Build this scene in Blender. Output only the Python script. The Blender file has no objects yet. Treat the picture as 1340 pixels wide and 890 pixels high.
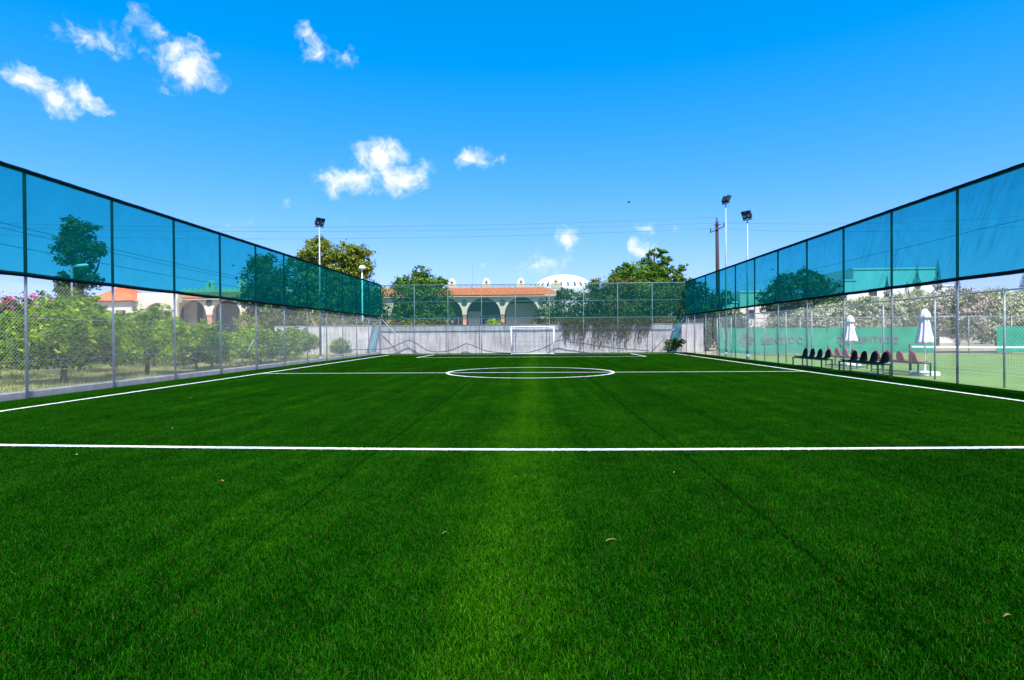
import bpy, math, random
import numpy as np
from mathutils import Vector, Matrix

R = math.radians
PI = math.pi
scene = bpy.context.scene
col = scene.collection
rng = np.random.default_rng(7)
random.seed(7)

# ------------------------------------------------------------------ camera constants
FOC, IW, IH, CH = 770.0, 1340.0, 890.0, 1.43
YAW, PITCH, ROLL = R(2.2), R(0.506), R(-0.387)
CAM_R = Matrix.Rotation(YAW, 3, 'Z') @ Matrix.Rotation(PI / 2 - PITCH, 3, 'X') @ Matrix.Rotation(ROLL, 3, 'Z')


def sky_dir(px, py):
    """world direction (azimuth from +Y towards +X, elevation) of a point of sky"""
    d = CAM_R @ Vector(((px - IW / 2) / FOC, -(py - IH / 2) / FOC, -1.0))
    d.normalize()
    return math.atan2(d.x, d.y), math.asin(d.z)


# ------------------------------------------------------------------ node helpers
def new_mat(name):
    m = bpy.data.materials.new(name)
    m.use_nodes = True
    nt = m.node_tree
    nt.nodes.clear()
    out = nt.nodes.new('ShaderNodeOutputMaterial')
    return m, nt, out


def node(nt, typ, **kw):
    n = nt.nodes.new(typ)
    for k, v in kw.items():
        if k.startswith('_'):
            setattr(n, k[1:], v)
        else:
            n.inputs[k.replace('__', ' ')].default_value = v
    return n


def ramp(nt, fac, stops):
    r = nt.nodes.new('ShaderNodeValToRGB')
    e = r.color_ramp.elements
    while len(e) < len(stops):
        e.new(0.5)
    for el, (p, c) in zip(e, stops):
        el.position = p
        el.color = (*c, 1)
    nt.links.new(fac, r.inputs[0])
    return r.outputs[0]


def math_n(nt, op, a, b=None, c=None, clamp=False):
    n = nt.nodes.new('ShaderNodeMath')
    n.operation = op
    n.use_clamp = clamp
    for i, v in enumerate((a, b, c)):
        if v is None:
            continue
        if isinstance(v, (int, float)):
            n.inputs[i].default_value = v
        else:
            nt.links.new(v, n.inputs[i])
    return n.outputs[0]


def noise(nt, scale, detail=4, rough=.55, coord='Object', stretch=None):
    tc = nt.nodes.new('ShaderNodeTexCoord')
    src = tc.outputs[coord] if coord != 'World' else nt.nodes.new('ShaderNodeNewGeometry').outputs['Position']
    if stretch:
        mp = nt.nodes.new('ShaderNodeMapping')
        mp.inputs['Scale'].default_value = stretch
        nt.links.new(src, mp.inputs[0])
        src = mp.outputs[0]
    n = nt.nodes.new('ShaderNodeTexNoise')
    n.inputs['Scale'].default_value = scale
    n.inputs['Detail'].default_value = detail
    n.inputs['Roughness'].default_value = rough
    nt.links.new(src, n.inputs['Vector'])
    return n.outputs['Fac']


def surf(name, c1, c2, scale=4, rough=.7, metal=0, spec=.5, bump=0, bscale=None, stretch=None, detail=4, lo=.3, hi=.7):
    """two tone noisy surface"""
    m, nt, out = new_mat(name)
    p = nt.nodes.new('ShaderNodeBsdfPrincipled')
    p.inputs['Roughness'].default_value = rough
    p.inputs['Metallic'].default_value = metal
    p.inputs['Specular IOR Level'].default_value = spec
    f = noise(nt, scale, detail, stretch=stretch)
    nt.links.new(ramp(nt, f, [(lo, c1), (hi, c2)]), p.inputs['Base Color'])
    if bump:
        b = nt.nodes.new('ShaderNodeBump')
        b.inputs['Strength'].default_value = bump
        b.inputs['Distance'].default_value = .02
        nt.links.new(noise(nt, bscale or scale * 6, 5), b.inputs['Height'])
        nt.links.new(b.outputs[0], p.inputs['Normal'])
    nt.links.new(p.outputs[0], out.inputs[0])
    return m


def leafmat(name, stops, rough=.5, trans=.35, spec=.2):
    m, nt, out = new_mat(name)
    a = nt.nodes.new('ShaderNodeAttribute')
    a.attribute_name = 'tint'
    c = ramp(nt, a.outputs['Fac'], stops)
    p = nt.nodes.new('ShaderNodeBsdfPrincipled')
    p.inputs['Roughness'].default_value = rough
    p.inputs['Specular IOR Level'].default_value = spec
    nt.links.new(c, p.inputs['Base Color'])
    t = nt.nodes.new('ShaderNodeBsdfTranslucent')
    hs = nt.nodes.new('ShaderNodeHueSaturation')
    hs.inputs['Value'].default_value = 1.3
    hs.inputs['Hue'].default_value = .49
    nt.links.new(c, hs.inputs['Color'])
    nt.links.new(hs.outputs[0], t.inputs[0])
    mx = nt.nodes.new('ShaderNodeMixShader')
    mx.inputs[0].default_value = trans
    nt.links.new(p.outputs[0], mx.inputs[1])
    nt.links.new(t.outputs[0], mx.inputs[2])
    nt.links.new(mx.outputs[0], out.inputs[0])
    return m


M = {}
M['galv'] = surf('galvanised_steel', (.24, .27, .31), (.36, .4, .44), 9, .5, .2)
M['wire'] = surf('galvanised_wire', (.32, .34, .36), (.4, .42, .44), 3, .6, 0, spec=.2)
M['hem'] = surf('net_hem', (.001, .014, .015), (.002, .022, .022), 12, .9, spec=.05)
M['hosem'] = surf('black_rubber', (.02, .022, .03), (.04, .045, .055), 5, .6)
M['blackplastic'] = surf('black_plastic', (.004, .004, .007), (.007, .007, .01), 6, .5, spec=.1)
M['redplastic'] = surf('red_plastic', (.5, .015, .02), (.6, .03, .03), 5, .5)
M['greenmetal'] = surf('green_painted_steel', (.01, .055, .02), (.02, .08, .03), 8, .5)
M['whitepaint'] = surf('white_painted_steel', (.78, .8, .82), (.84, .85, .86), 5, .35)
M['canvas'] = surf('white_canvas', (.72, .72, .76), (.82, .82, .84), 7, .9, bump=.2)
M['net_white'] = surf('white_net_cord', (.75, .75, .77), (.8, .8, .8), 5, .8)
M['darkmetal'] = surf('dark_lamp_housing', (.01, .012, .018), (.02, .024, .035), 8, .45)
M['lampglass'] = surf('lamp_reflector', (.75, .78, .82), (.85, .87, .9), 8, .15, .6)
M['wood'] = surf('weathered_pole_wood', (.02, .015, .013), (.05, .033, .027), 3, .85, stretch=(14, 14, .7), bump=.5)
M['bark'] = surf('bark', (.05, .04, .032), (.13, .105, .085), 6, .9, stretch=(5, 5, 1.2), bump=.6)
M['stucco'] = surf('cream_stucco', (.6, .52, .38), (.7, .62, .48), .9, .9, bump=.15, bscale=30)
M['creampara'] = surf('yellow_cream_render', (.62, .53, .36), (.72, .64, .47), 1.2, .9, bump=.15, bscale=30)
M['whitewall'] = surf('white_render', (.62, .62, .6), (.72, .72, .7), .5, .85)
M['dome'] = surf('white_dome_shell', (.74, .75, .76), (.82, .82, .82), .8, .6)
M['darkvoid'] = surf('dark_glass', (.02, .03, .035), (.04, .05, .06), 2, .3)
M['brickcol'] = surf('brick_pier', (.42, .2, .12), (.55, .32, .2), 5, .85)
M['bluedoor'] = surf('blue_painted_door', (.01, .05, .22), (.02, .08, .3), 3, .5)
M['paledoor'] = surf('pale_panel', (.4, .5, .48), (.48, .56, .54), 3, .6)
M['innerwall'] = surf('arcade_inner_wall', (.09, .14, .16), (.13, .18, .2), 1, .9)
M['greendisc'] = surf('dark_green_medallion', (.02, .07, .06), (.03, .1, .08), 3, .6)
M['kerb'] = surf('kerb_concrete', (.2, .19, .18), (.36, .34, .32), 2.5, .9, bump=.4, bscale=25)
M['leaf_dry'] = surf('dry_leaf', (.2, .11, .04), (.36, .24, .11), 40, .8)
M['bird'] = surf('bird_feathers', (.03, .03, .03), (.05, .05, .05), 5, .7)
M['bannerg'] = surf('green_banner_cloth', (.005, .21, .11), (.012, .3, .165), 1.3, .8, bump=.3, bscale=5)
M['mauve'] = surf('mauve_print', (.13, .13, .14), (.18, .17, .18), 6, .8)
M['tennisnet'] = surf('tennis_net_cord', (.02, .025, .025), (.03, .035, .035), 5, .8)
M['cable'] = surf('dark_cable', (.08, .12, .16), (.1, .15, .2), 5, .6)

M['citrus'] = leafmat('citrus_leaves', [(0, (.012, .05, .003)), (.35, (.06, .17, .006)), (.65, (.2, .38, .01)), (1, (.5, .62, .025))], .5, .42, .1)
M['dark_leaf'] = leafmat('dark_evergreen_leaves', [(0, (.01, .028, .006)), (.5, (.045, .1, .014)), (1, (.14, .22, .03))], .5, .25)
M['olive_leaf'] = leafmat('olive_toned_leaves', [(0, (.02, .034, .005)), (.5, (.075, .11, .014)), (1, (.21, .235, .04))], .5, .3)
M['bright_leaf'] = leafmat('bright_green_leaves', [(0, (.018, .06, .008)), (.5, (.085, .2, .015)), (1, (.22, .36, .035))], .42, .4)
M['oleander'] = leafmat('oleander_leaves', [(0, (.05, .08, .025)), (.5, (.18, .22, .07)), (1, (.38, .41, .17))], .5, .3)
M['flower_white'] = leafmat('cream_flowers', [(0, (.5, .5, .28)), (1, (.8, .79, .56))], .7, .3)
M['flower_pink'] = leafmat('pale_pink_flowers', [(0, (.6, .45, .38)), (1, (.8, .68, .6))], .7, .3)
M['flower_magenta'] = leafmat('magenta_bracts', [(0, (.42, .03, .1)), (1, (.72, .1, .22))], .7, .35)
M['light_leaf'] = leafmat('light_olive_leaves', [(0, (.03, .055, .006)), (.5, (.17, .22, .018)), (1, (.4, .43, .055))], .5, .35)
M['palm'] = leafmat('palm_fronds', [(0, (.03, .05, .012)), (1, (.13, .16, .035))], .5, .2)
M['dry_grass'] = leafmat('dry_grass_blades', [(0, (.05, .12, .015)), (.4, (.13, .22, .03)), (.65, (.34, .35, .1)), (1, (.52, .47, .2))], .8, .3)


# concrete block wall
def concrete_mat():
    m, nt, out = new_mat('concrete_block_wall')
    p = nt.nodes.new('ShaderNodeBsdfPrincipled')
    p.inputs['Roughness'].default_value = .92
    tc = nt.nodes.new('ShaderNodeTexCoord')
    mp = nt.nodes.new('ShaderNodeMapping')
    mp.inputs['Rotation'].default_value = (PI / 2, 0, 0)
    nt.links.new(tc.outputs['Object'], mp.inputs[0])
    br = nt.nodes.new('ShaderNodeTexBrick')
    br.inputs['Color1'].default_value = (.49, .475, .455, 1)
    br.inputs['Color2'].default_value = (.42, .41, .39, 1)
    br.inputs['Mortar'].default_value = (.36, .34, .32, 1)
    br.inputs['Scale'].default_value = 1
    br.inputs['Brick Width'].default_value = 1.6
    br.inputs['Row Height'].default_value = .56
    br.inputs['Mortar Size'].default_value = .012
    br.inputs['Mortar Smooth'].default_value = .6
    nt.links.new(mp.outputs[0], br.inputs[0])
    f = noise(nt, 1.1, 6, .65)
    st = ramp(nt, f, [(.35, (.78, .76, .74)), (.62, (1.06, 1.06, 1.06))])
    f2 = noise(nt, 2.2, 4, .6, stretch=(2.2, 1, .25))
    st2 = ramp(nt, f2, [(.36, (.66, .65, .64)), (.55, (1.05, 1.05, 1.05))])
    mu = node(nt, 'ShaderNodeMixRGB', _blend_type='MULTIPLY', Fac=1)
    nt.links.new(br.outputs[0], mu.inputs[1]); nt.links.new(st, mu.inputs[2])
    mu2 = node(nt, 'ShaderNodeMixRGB', _blend_type='MULTIPLY', Fac=1)
    nt.links.new(mu.outputs[0], mu2.inputs[1]); nt.links.new(st2, mu2.inputs[2])
    nt.links.new(mu2.outputs[0], p.inputs['Base Color'])
    b = node(nt, 'ShaderNodeBump', Strength=.4, Distance=.03)
    nt.links.new(noise(nt, 16, 6), b.inputs['Height'])
    nt.links.new(b.outputs[0], p.inputs['Normal'])
    nt.links.new(p.outputs[0], out.inputs[0])
    return m


M['concrete'] = concrete_mat()


# open weave shade cloth: dyed translucent threads with gaps between them
def shade_mat(name, tcol, c1, c2, dens, creased=False):
    m, nt, out = new_mat(name)
    tr = nt.nodes.new('ShaderNodeBsdfTransparent')
    tr.inputs[0].default_value = (*tcol, 1)
    f = noise(nt, 1.3, 3)
    c = ramp(nt, f, [(.3, c1), (.7, c2)])
    d = nt.nodes.new('ShaderNodeBsdfDiffuse'); nt.links.new(c, d.inputs[0])
    t = nt.nodes.new('ShaderNodeBsdfTranslucent'); nt.links.new(c, t.inputs[0])
    mx = nt.nodes.new('ShaderNodeMixShader'); mx.inputs[0].default_value = .5
    nt.links.new(d.outputs[0], mx.inputs[1]); nt.links.new(t.outputs[0], mx.inputs[2])
    f2 = noise(nt, 2.0, 3, stretch=(1, 1, 1))
    fac = math_n(nt, 'MULTIPLY_ADD', f2, .12, dens - .06)
    tc = nt.nodes.new('ShaderNodeTexCoord')
    mp = nt.nodes.new('ShaderNodeMapping'); nt.links.new(tc.outputs['Object'], mp.inputs[0])
    mp.inputs['Rotation'].default_value = (R(-27 if creased else 4), 0, 0)
    mq = nt.nodes.new('ShaderNodeMapping'); nt.links.new(mp.outputs[0], mq.inputs[0]); mp = mq
    mp.inputs['Scale'].default_value = (1, 3.2 if creased else 5.5, .3)          # folds in the cloth: long, narrow, doubled threads
    n3 = nt.nodes.new('ShaderNodeTexNoise'); n3.inputs['Scale'].default_value = 1.1; n3.inputs['Detail'].default_value = 3
    nt.links.new(mp.outputs[0], n3.inputs['Vector'])
    cr = math_n(nt, 'SUBTRACT', math_n(nt, 'ABSOLUTE', math_n(nt, 'SUBTRACT', n3.outputs['Fac'], .5)), .0)
    ln = math_n(nt, 'SUBTRACT', 1.0, math_n(nt, 'MULTIPLY', cr, 22.0), clamp=True)
    big = noise(nt, .45, 2)
    ln = math_n(nt, 'MULTIPLY', ln, math_n(nt, 'MULTIPLY', math_n(nt, 'SUBTRACT', big, .4), 5.0, clamp=True))
    fac = math_n(nt, 'ADD', fac, math_n(nt, 'MULTIPLY', ln, .13 if creased else .035), clamp=True)
    m2 = nt.nodes.new('ShaderNodeMixShader')
    nt.links.new(fac, m2.inputs[0])
    nt.links.new(tr.outputs[0], m2.inputs[1]); nt.links.new(mx.outputs[0], m2.inputs[2])
    nt.links.new(m2.outputs[0], out.inputs[0])
    return m


M['shade_thin'] = shade_mat('thin_green_shade_cloth', (.82, .96, .93), (.001, .12, .115), (.002, .15, .14), .32)
M['shade'] = shade_mat('green_shade_cloth', (.1, .76, .7), (.0006, .17, .15), (.001, .205, .18), .48)
M['shade_creased'] = shade_mat('creased_green_shade_cloth', (.1, .72, .72), (.0006, .145, .145), (.001, .18, .175), .46, True)


def turf_color(nt, attr=True):
    """green pile: brushed streaks along the pitch, lighter strip down the middle, blade to blade change"""
    geo = nt.nodes.new('ShaderNodeNewGeometry')
    sep = nt.nodes.new('ShaderNodeSeparateXYZ')
    nt.links.new(geo.outputs['Position'], sep.inputs[0])
    big = noise(nt, 1, 4, .6, 'World', (2.6, .1, 1))
    big2 = noise(nt, .55, 3, .6, 'World')
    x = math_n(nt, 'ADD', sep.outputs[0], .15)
    strip = math_n(nt, 'SUBTRACT', 1.0, math_n(nt, 'SMOOTH_MIN', math_n(nt, 'MULTIPLY', math_n(nt, 'ABSOLUTE', x), 1.7), 1.0, .5), clamp=True)  # band along the middle where the pile colour is lightened
    med = noise(nt, 3.2, 4, .65, 'World')
    roll = math_n(nt, 'DIVIDE', math_n(nt, 'ADD', sep.outputs[0], 1.95), 3.7)
    wn = nt.nodes.new('ShaderNodeTexWhiteNoise'); wn.noise_dimensions = '1D'
    nt.links.new(math_n(nt, 'FLOOR', roll), wn.inputs['W'])
    fr = math_n(nt, 'ABSOLUTE', math_n(nt, 'SUBTRACT', math_n(nt, 'FRACT', roll), .5))
    seam = math_n(nt, 'GREATER_THAN', fr, .494)
    v = math_n(nt, 'MULTIPLY_ADD', math_n(nt, 'SUBTRACT', big, .5), .8, .44)
    v = math_n(nt, 'ADD', v, math_n(nt, 'MULTIPLY', math_n(nt, 'SUBTRACT', med, .5), .75))
    v = math_n(nt, 'ADD', v, math_n(nt, 'MULTIPLY', math_n(nt, 'SUBTRACT', wn.outputs['Value'], .5), .1))
    v = math_n(nt, 'SUBTRACT', v, math_n(nt, 'MULTIPLY', seam, .3))
    v = math_n(nt, 'ADD', v, math_n(nt, 'MULTIPLY', math_n(nt, 'SUBTRACT', big2, .5), .7))
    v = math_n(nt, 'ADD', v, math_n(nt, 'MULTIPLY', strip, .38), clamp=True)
    c = ramp(nt, v, [(0.12, (.0018, .034, .0006)), (.5, (.0066, .066, .001)), (1, (.025, .122, .0014))])
    if attr:
        a = nt.nodes.new('ShaderNodeAttribute'); a.attribute_name = 'tint'
        g = ramp(nt, a.outputs['Fac'], [(0, (.14, .18, .14)), (.55, (1, 1, 1)), (.85, (2.3, 1.9, 3)), (1, (3.5, 2.3, 8))])
        mu = node(nt, 'ShaderNodeMixRGB', _blend_type='MULTIPLY', Fac=1)
        nt.links.new(c, mu.inputs[1]); nt.links.new(g, mu.inputs[2])
        th = node(nt, 'ShaderNodeMixRGB')           # a few straw coloured fibres
        nt.links.new(math_n(nt, 'GREATER_THAN', a.outputs['Fac'], .985), th.inputs[0])
        nt.links.new(mu.outputs[0], th.inputs[1]); th.inputs[2].default_value = (.07, .075, .02, 1)
        return th.outputs[0]
    mu = node(nt, 'ShaderNodeMixRGB', _blend_type='MULTIPLY', Fac=1)
    nt.links.new(c, mu.inputs[1]); mu.inputs[2].default_value = (.2, .2, .3, 1)
    return mu.outputs[0]


def turf_mat(name, attr):
    m, nt, out = new_mat(name)
    p = nt.nodes.new('ShaderNodeBsdfPrincipled')
    p.inputs['Roughness'].default_value = .6 if attr else .9
    p.inputs['Specular IOR Level'].default_value = .0
    nt.links.new(turf_color(nt, attr), p.inputs['Base Color'])
    nt.links.new(p.outputs[0], out.inputs[0])
    return m


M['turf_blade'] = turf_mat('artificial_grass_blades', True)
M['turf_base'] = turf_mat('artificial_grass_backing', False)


def line_mat():
    m, nt, out = new_mat('white_turf_line')
    p = nt.nodes.new('ShaderNodeBsdfPrincipled')
    p.inputs['Roughness'].default_value = .8
    f = noise(nt, 60, 3)
    dirt = ramp(nt, noise(nt, 2.3, 6, .7), [(.36, (.78, .82, .76)), (.56, (1, 1, 1))])
    mu = node(nt, 'ShaderNodeMixRGB', _blend_type='MULTIPLY', Fac=1)
    nt.links.new(ramp(nt, f, [(.3, (.62, .66, .62)), (.6, (.82, .84, .82))]), mu.inputs[1]); nt.links.new(dirt, mu.inputs[2])
    nt.links.new(mu.outputs[0], p.inputs['Base Color'])
    b = node(nt, 'ShaderNodeBump', Strength=.6, Distance=.02)
    nt.links.new(noise(nt, 130, 3), b.inputs['Height'])
    nt.links.new(b.outputs[0], p.inputs['Normal'])
    nt.links.new(p.outputs[0], out.inputs[0])
    return m


M['line'] = line_mat()
M['ground'] = surf('dry_earth', (.2, .17, .1), (.4, .34, .2), .6, .95, detail=8, bump=.5, bscale=6)
M['orchard'] = surf('orchard_straw', (.08, .13, .03), (.34, .32, .12), .8, .95, detail=8, bump=.5, bscale=8, lo=.36, hi=.6)
M['tennis'] = surf('tennis_court_turf', (.11, .2, .03), (.15, .26, .045), .5, .9, detail=8)
M['path'] = surf('gravel_strip', (.3, .28, .25), (.42, .4, .36), 3, .95, detail=8)


def tile_mat():
    m, nt, out = new_mat('terracotta_tiles')
    p = nt.nodes.new('ShaderNodeBsdfPrincipled')
    p.inputs['Roughness'].default_value = .85
    f = noise(nt, 3.2, 5, .7)
    nt.links.new(ramp(nt, f, [(.3, (.36, .085, .028)), (.55, (.52, .14, .045)), (.75, (.66, .25, .1))]), p.inputs['Base Color'])
    nt.links.new(p.outputs[0], out.inputs[0])
    return m


M['tile'] = tile_mat()


# ------------------------------------------------------------------ object helpers
def tag(o, label=None, cat=None, group=None, kind=None):
    if label: o['label'] = label
    if cat: o['category'] = cat
    if group: o['group'] = group
    if kind: o['kind'] = kind
    return o


def empty(name, loc, label, cat, group=None, rz=0):
    o = bpy.data.objects.new(name, None)
    o.empty_display_size = .2
    col.objects.link(o)
    o.location = loc
    o.rotation_euler = (0, 0, rz)
    return tag(o, label, cat, group)


def link(name, me, parent=None, loc=None):
    o = bpy.data.objects.new(name, me)
    col.objects.link(o)
    if parent is not None:
        o.parent = parent
    if loc is not None:
        o.location = loc
    return o


class MB:
    """collects shapes in world (or local) coordinates, builds ONE mesh"""
    def __init__(s):
        s.v = []; s.f = []; s.mi = []; s.cur = 0

    def add(s, vs, fs):
        n = len(s.v)
        s.v.extend([tuple(map(float, p)) for p in vs])
        for f in fs:
            s.f.append([i + n for i in f]); s.mi.append(s.cur)
        return s

    def box(s, a, b, bev=0):
        x0, y0, z0 = [min(p, q) for p, q in zip(a, b)]
        x1, y1, z1 = [max(p, q) for p, q in zip(a, b)]
        return s.add([(x0, y0, z0), (x1, y0, z0), (x1, y1, z0), (x0, y1, z0), (x0, y0, z1), (x1, y0, z1), (x1, y1, z1), (x0, y1, z1)],
                     [(0, 3, 2, 1), (4, 5, 6, 7), (0, 1, 5, 4), (1, 2, 6, 5), (2, 3, 7, 6), (3, 0, 4, 7)])

    def tube(s, pts, r, n=8, caps=True):
        pts = [Vector(p) for p in pts]
        rr = r if isinstance(r, (list, tuple)) else [r] * len(pts)
        vs = []
        for i, p in enumerate(pts):
            a = pts[max(i - 1, 0)]; b = pts[min(i + 1, len(pts) - 1)]
            d = (b - a).normalized()
            up = Vector((0, 0, 1)) if abs(d.z) < .9 else Vector((1, 0, 0))
            u = d.cross(up).normalized(); w = d.cross(u)
            for k in range(n):
                t = 2 * PI * k / n
                vs.append(p + (u * math.cos(t) + w * math.sin(t)) * rr[i])
        fs = []
        for i in range(len(pts) - 1):
            for k in range(n):
                k2 = (k + 1) % n
                fs.append((i * n + k, i * n + k2, (i + 1) * n + k2, (i + 1) * n + k))
        if caps:
            fs.append(tuple(range(n))[::-1]); fs.append(tuple((len(pts) - 1) * n + k for k in range(n)))
        return s.add(vs, fs)

    def lathe(s, prof, n=24, c=(0, 0), pleat=None):
        vs = []; fs = []
        for (r, z) in prof:
            for k in range(n):
                t = 2 * PI * k / n
                q = r * (1 + (pleat(k, z) if pleat else 0))
                vs.append((c[0] + q * math.cos(t), c[1] + q * math.sin(t), z))
        for i in range(len(prof) - 1):
            for k in range(n):
                k2 = (k + 1) % n
                fs.append((i * n + k, i * n + k2, (i + 1) * n + k2, (i + 1) * n + k))
        return s.add(vs, fs)

    def quad(s, *p):
        return s.add(p, [tuple(range(len(p)))])

    def build(s, name, mat, parent=None, origin=None, smooth=False):
        me = bpy.data.meshes.new(name)
        if origin is None:
            origin = parent.location if parent is not None else (0, 0, 0)
        ox, oy, oz = origin
        me.from_pydata([(x - ox, y - oy, z - oz) for x, y, z in s.v], [], s.f)
        for m in (mat if isinstance(mat, list) else [mat]):
            me.materials.append(m)
        if isinstance(mat, list):
            me.polygons.foreach_set('material_index', s.mi)
        if smooth:
            me.polygons.foreach_set('use_smooth', [True] * len(me.polygons))
        me.update()
        o = link(name, me, parent)
        if parent is None:
            o.location = origin
        return o


def np_mesh(name, verts, faces, mat, tint=None, smooth=False):
    """verts (N,3), faces (M,k) all the same size"""
    me = bpy.data.meshes.new(name)
    m, k = faces.shape
    me.vertices.add(len(verts)); me.vertices.foreach_set('co', np.ascontiguousarray(verts, dtype=np.float32).ravel())
    me.loops.add(m * k); me.loops.foreach_set('vertex_index', np.ascontiguousarray(faces, dtype=np.int32).ravel())
    me.polygons.add(m)
    me.polygons.foreach_set('loop_start', np.arange(0, m * k, k, dtype=np.int32))
    me.materials.append(mat)
    if tint is not None:
        a = me.attributes.new('tint', 'FLOAT', 'FACE')
        a.data.foreach_set('value', np.ascontiguousarray(tint, dtype=np.float32))
    if smooth:
        me.polygons.foreach_set('use_smooth', np.ones(m, dtype=bool))
    me.update(calc_edges=True)
    me.validate()
    return me


def unit(v):
    return v / (np.linalg.norm(v, axis=1, keepdims=True) + 1e-9)


def leaf_cloud(blobs, n, size, seed, shell=.45, clump=.16, per=26, width=.5, up=.35, droop=0.0, zmin=None):
    """small folded leaves gathered in clumps through the volume of the blobs"""
    g = np.random.default_rng(seed)
    B = np.array(blobs, float)
    w = (B[:, 3] * B[:, 4] * B[:, 5]) ** (2 / 3)
    nc = max(6, n // per)
    bi = g.choice(len(B), nc, p=w / w.sum())
    d = unit(g.normal(size=(nc, 3)))
    r = shell + (1.06 - shell) * g.random((nc, 1)) ** .6
    cc = B[bi, :3] + d * r * B[bi, 3:6]
    ct = g.normal(.5, .17, nc)
    ci = g.integers(0, nc, n)
    cs = clump * B[bi, 3:6].mean(1) * g.uniform(.6, 1.5, nc)
    off = g.normal(size=(n, 3)) * cs[ci][:, None]
    off[:, 2] *= .75
    pos = cc[ci] + off
    if zmin is not None:
        k = pos[:, 2] > zmin
        pos = pos[k]; ci = ci[k]; n = len(pos)
    nrm = unit(d[ci] * .7 + g.normal(size=(n, 3)) * .75 + np.array([0, 0, up]))
    ax = unit(np.cross(nrm, g.normal(size=(n, 3))) + np.array([0, 0, -droop]))
    sd = unit(np.cross(nrm, ax))
    L = size * g.uniform(.6, 1.35, (n, 1))
    W = L * width * .5
    fold = nrm * W * .35
    v = np.empty((n, 4, 3))
    v[:, 0] = pos - ax * L * .5
    v[:, 1] = pos + sd * W + fold
    v[:, 2] = pos + ax * L * .5
    v[:, 3] = pos - sd * W + fold
    f = np.arange(n * 4).reshape(n, 4)
    t = np.clip(ct[ci] + g.normal(0, .16, n), 0, 1)
    return v.reshape(-1, 3), f, t


def limb_tubes(mb, base, top, blobs, r0, seed, nl=7):
    g = random.Random(seed)
    base = Vector(base); top = Vector(top)
    mid = base.lerp(top, .5) + Vector((g.uniform(-.08, .08), g.uniform(-.08, .08), 0)) * (top - base).length
    mb.tube([base - Vector((0, 0, .06)), base + Vector((0, 0, .08)), mid, top], [r0 * 1.35, r0 * 1.05, r0 * .85, r0 * .7], 8)
    for i in range(nl):
        b = blobs[i % len(blobs)]
        end = Vector((b[0] + g.uniform(-.55, .55) * b[3], b[1] + g.uniform(-.55, .55) * b[4], b[2] + g.uniform(-.2, .75) * b[5]))
        st = mid.lerp(top, g.uniform(.35, 1))
        m2 = st.lerp(end, .5) + Vector((g.uniform(-.1, .1), g.uniform(-.1, .1), g.uniform(0, .12))) * (end - st).length
        mb.tube([st, m2, end], [r0 * .5, r0 * .33, r0 * .1], 6)


def tree(name, loc, label, cat, blobs, n, leaf, trunk_top, r0, mat, seed, group=None, nl=8, flowers=None, **kw):
    root = empty(name, loc, label, cat, group)
    v, f, t = leaf_cloud(blobs, int(n * 1.5), leaf * 1.1, seed, **{'clump': .13, **kw})
    link('crown', np_mesh('crown', v, f, M[mat], t), root)
    if flowers:
        fm, fn, fs = flowers
        v, f, t = leaf_cloud(blobs, fn, fs, seed + 50, shell=.86, clump=.09, per=9, width=.9, up=.6, zmin=kw.get('zmin'))
        link('flowers', np_mesh('flowers', v, f, M[fm], t), root)
    mb = MB()
    limb_tubes(mb, (0, 0, 0), trunk_top, blobs, r0, seed, nl)
    mb.build('trunk', M['bark'], root, origin=(0, 0, 0), smooth=True)
    return root


def copy_tree(o, parent=None):
    c = o.copy(); col.objects.link(c)
    if parent is not None:
        c.parent = parent
    for ch in list(o.children):
        copy_tree(ch, c)
    return c


# ------------------------------------------------------------------ world: sky with clouds, sun
SUN_D = Vector((.24, -.6, 1.0)).normalized()
SUN_EL = math.asin(SUN_D.z)
SUN_AZ = math.atan2(SUN_D.x, SUN_D.y)


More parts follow.
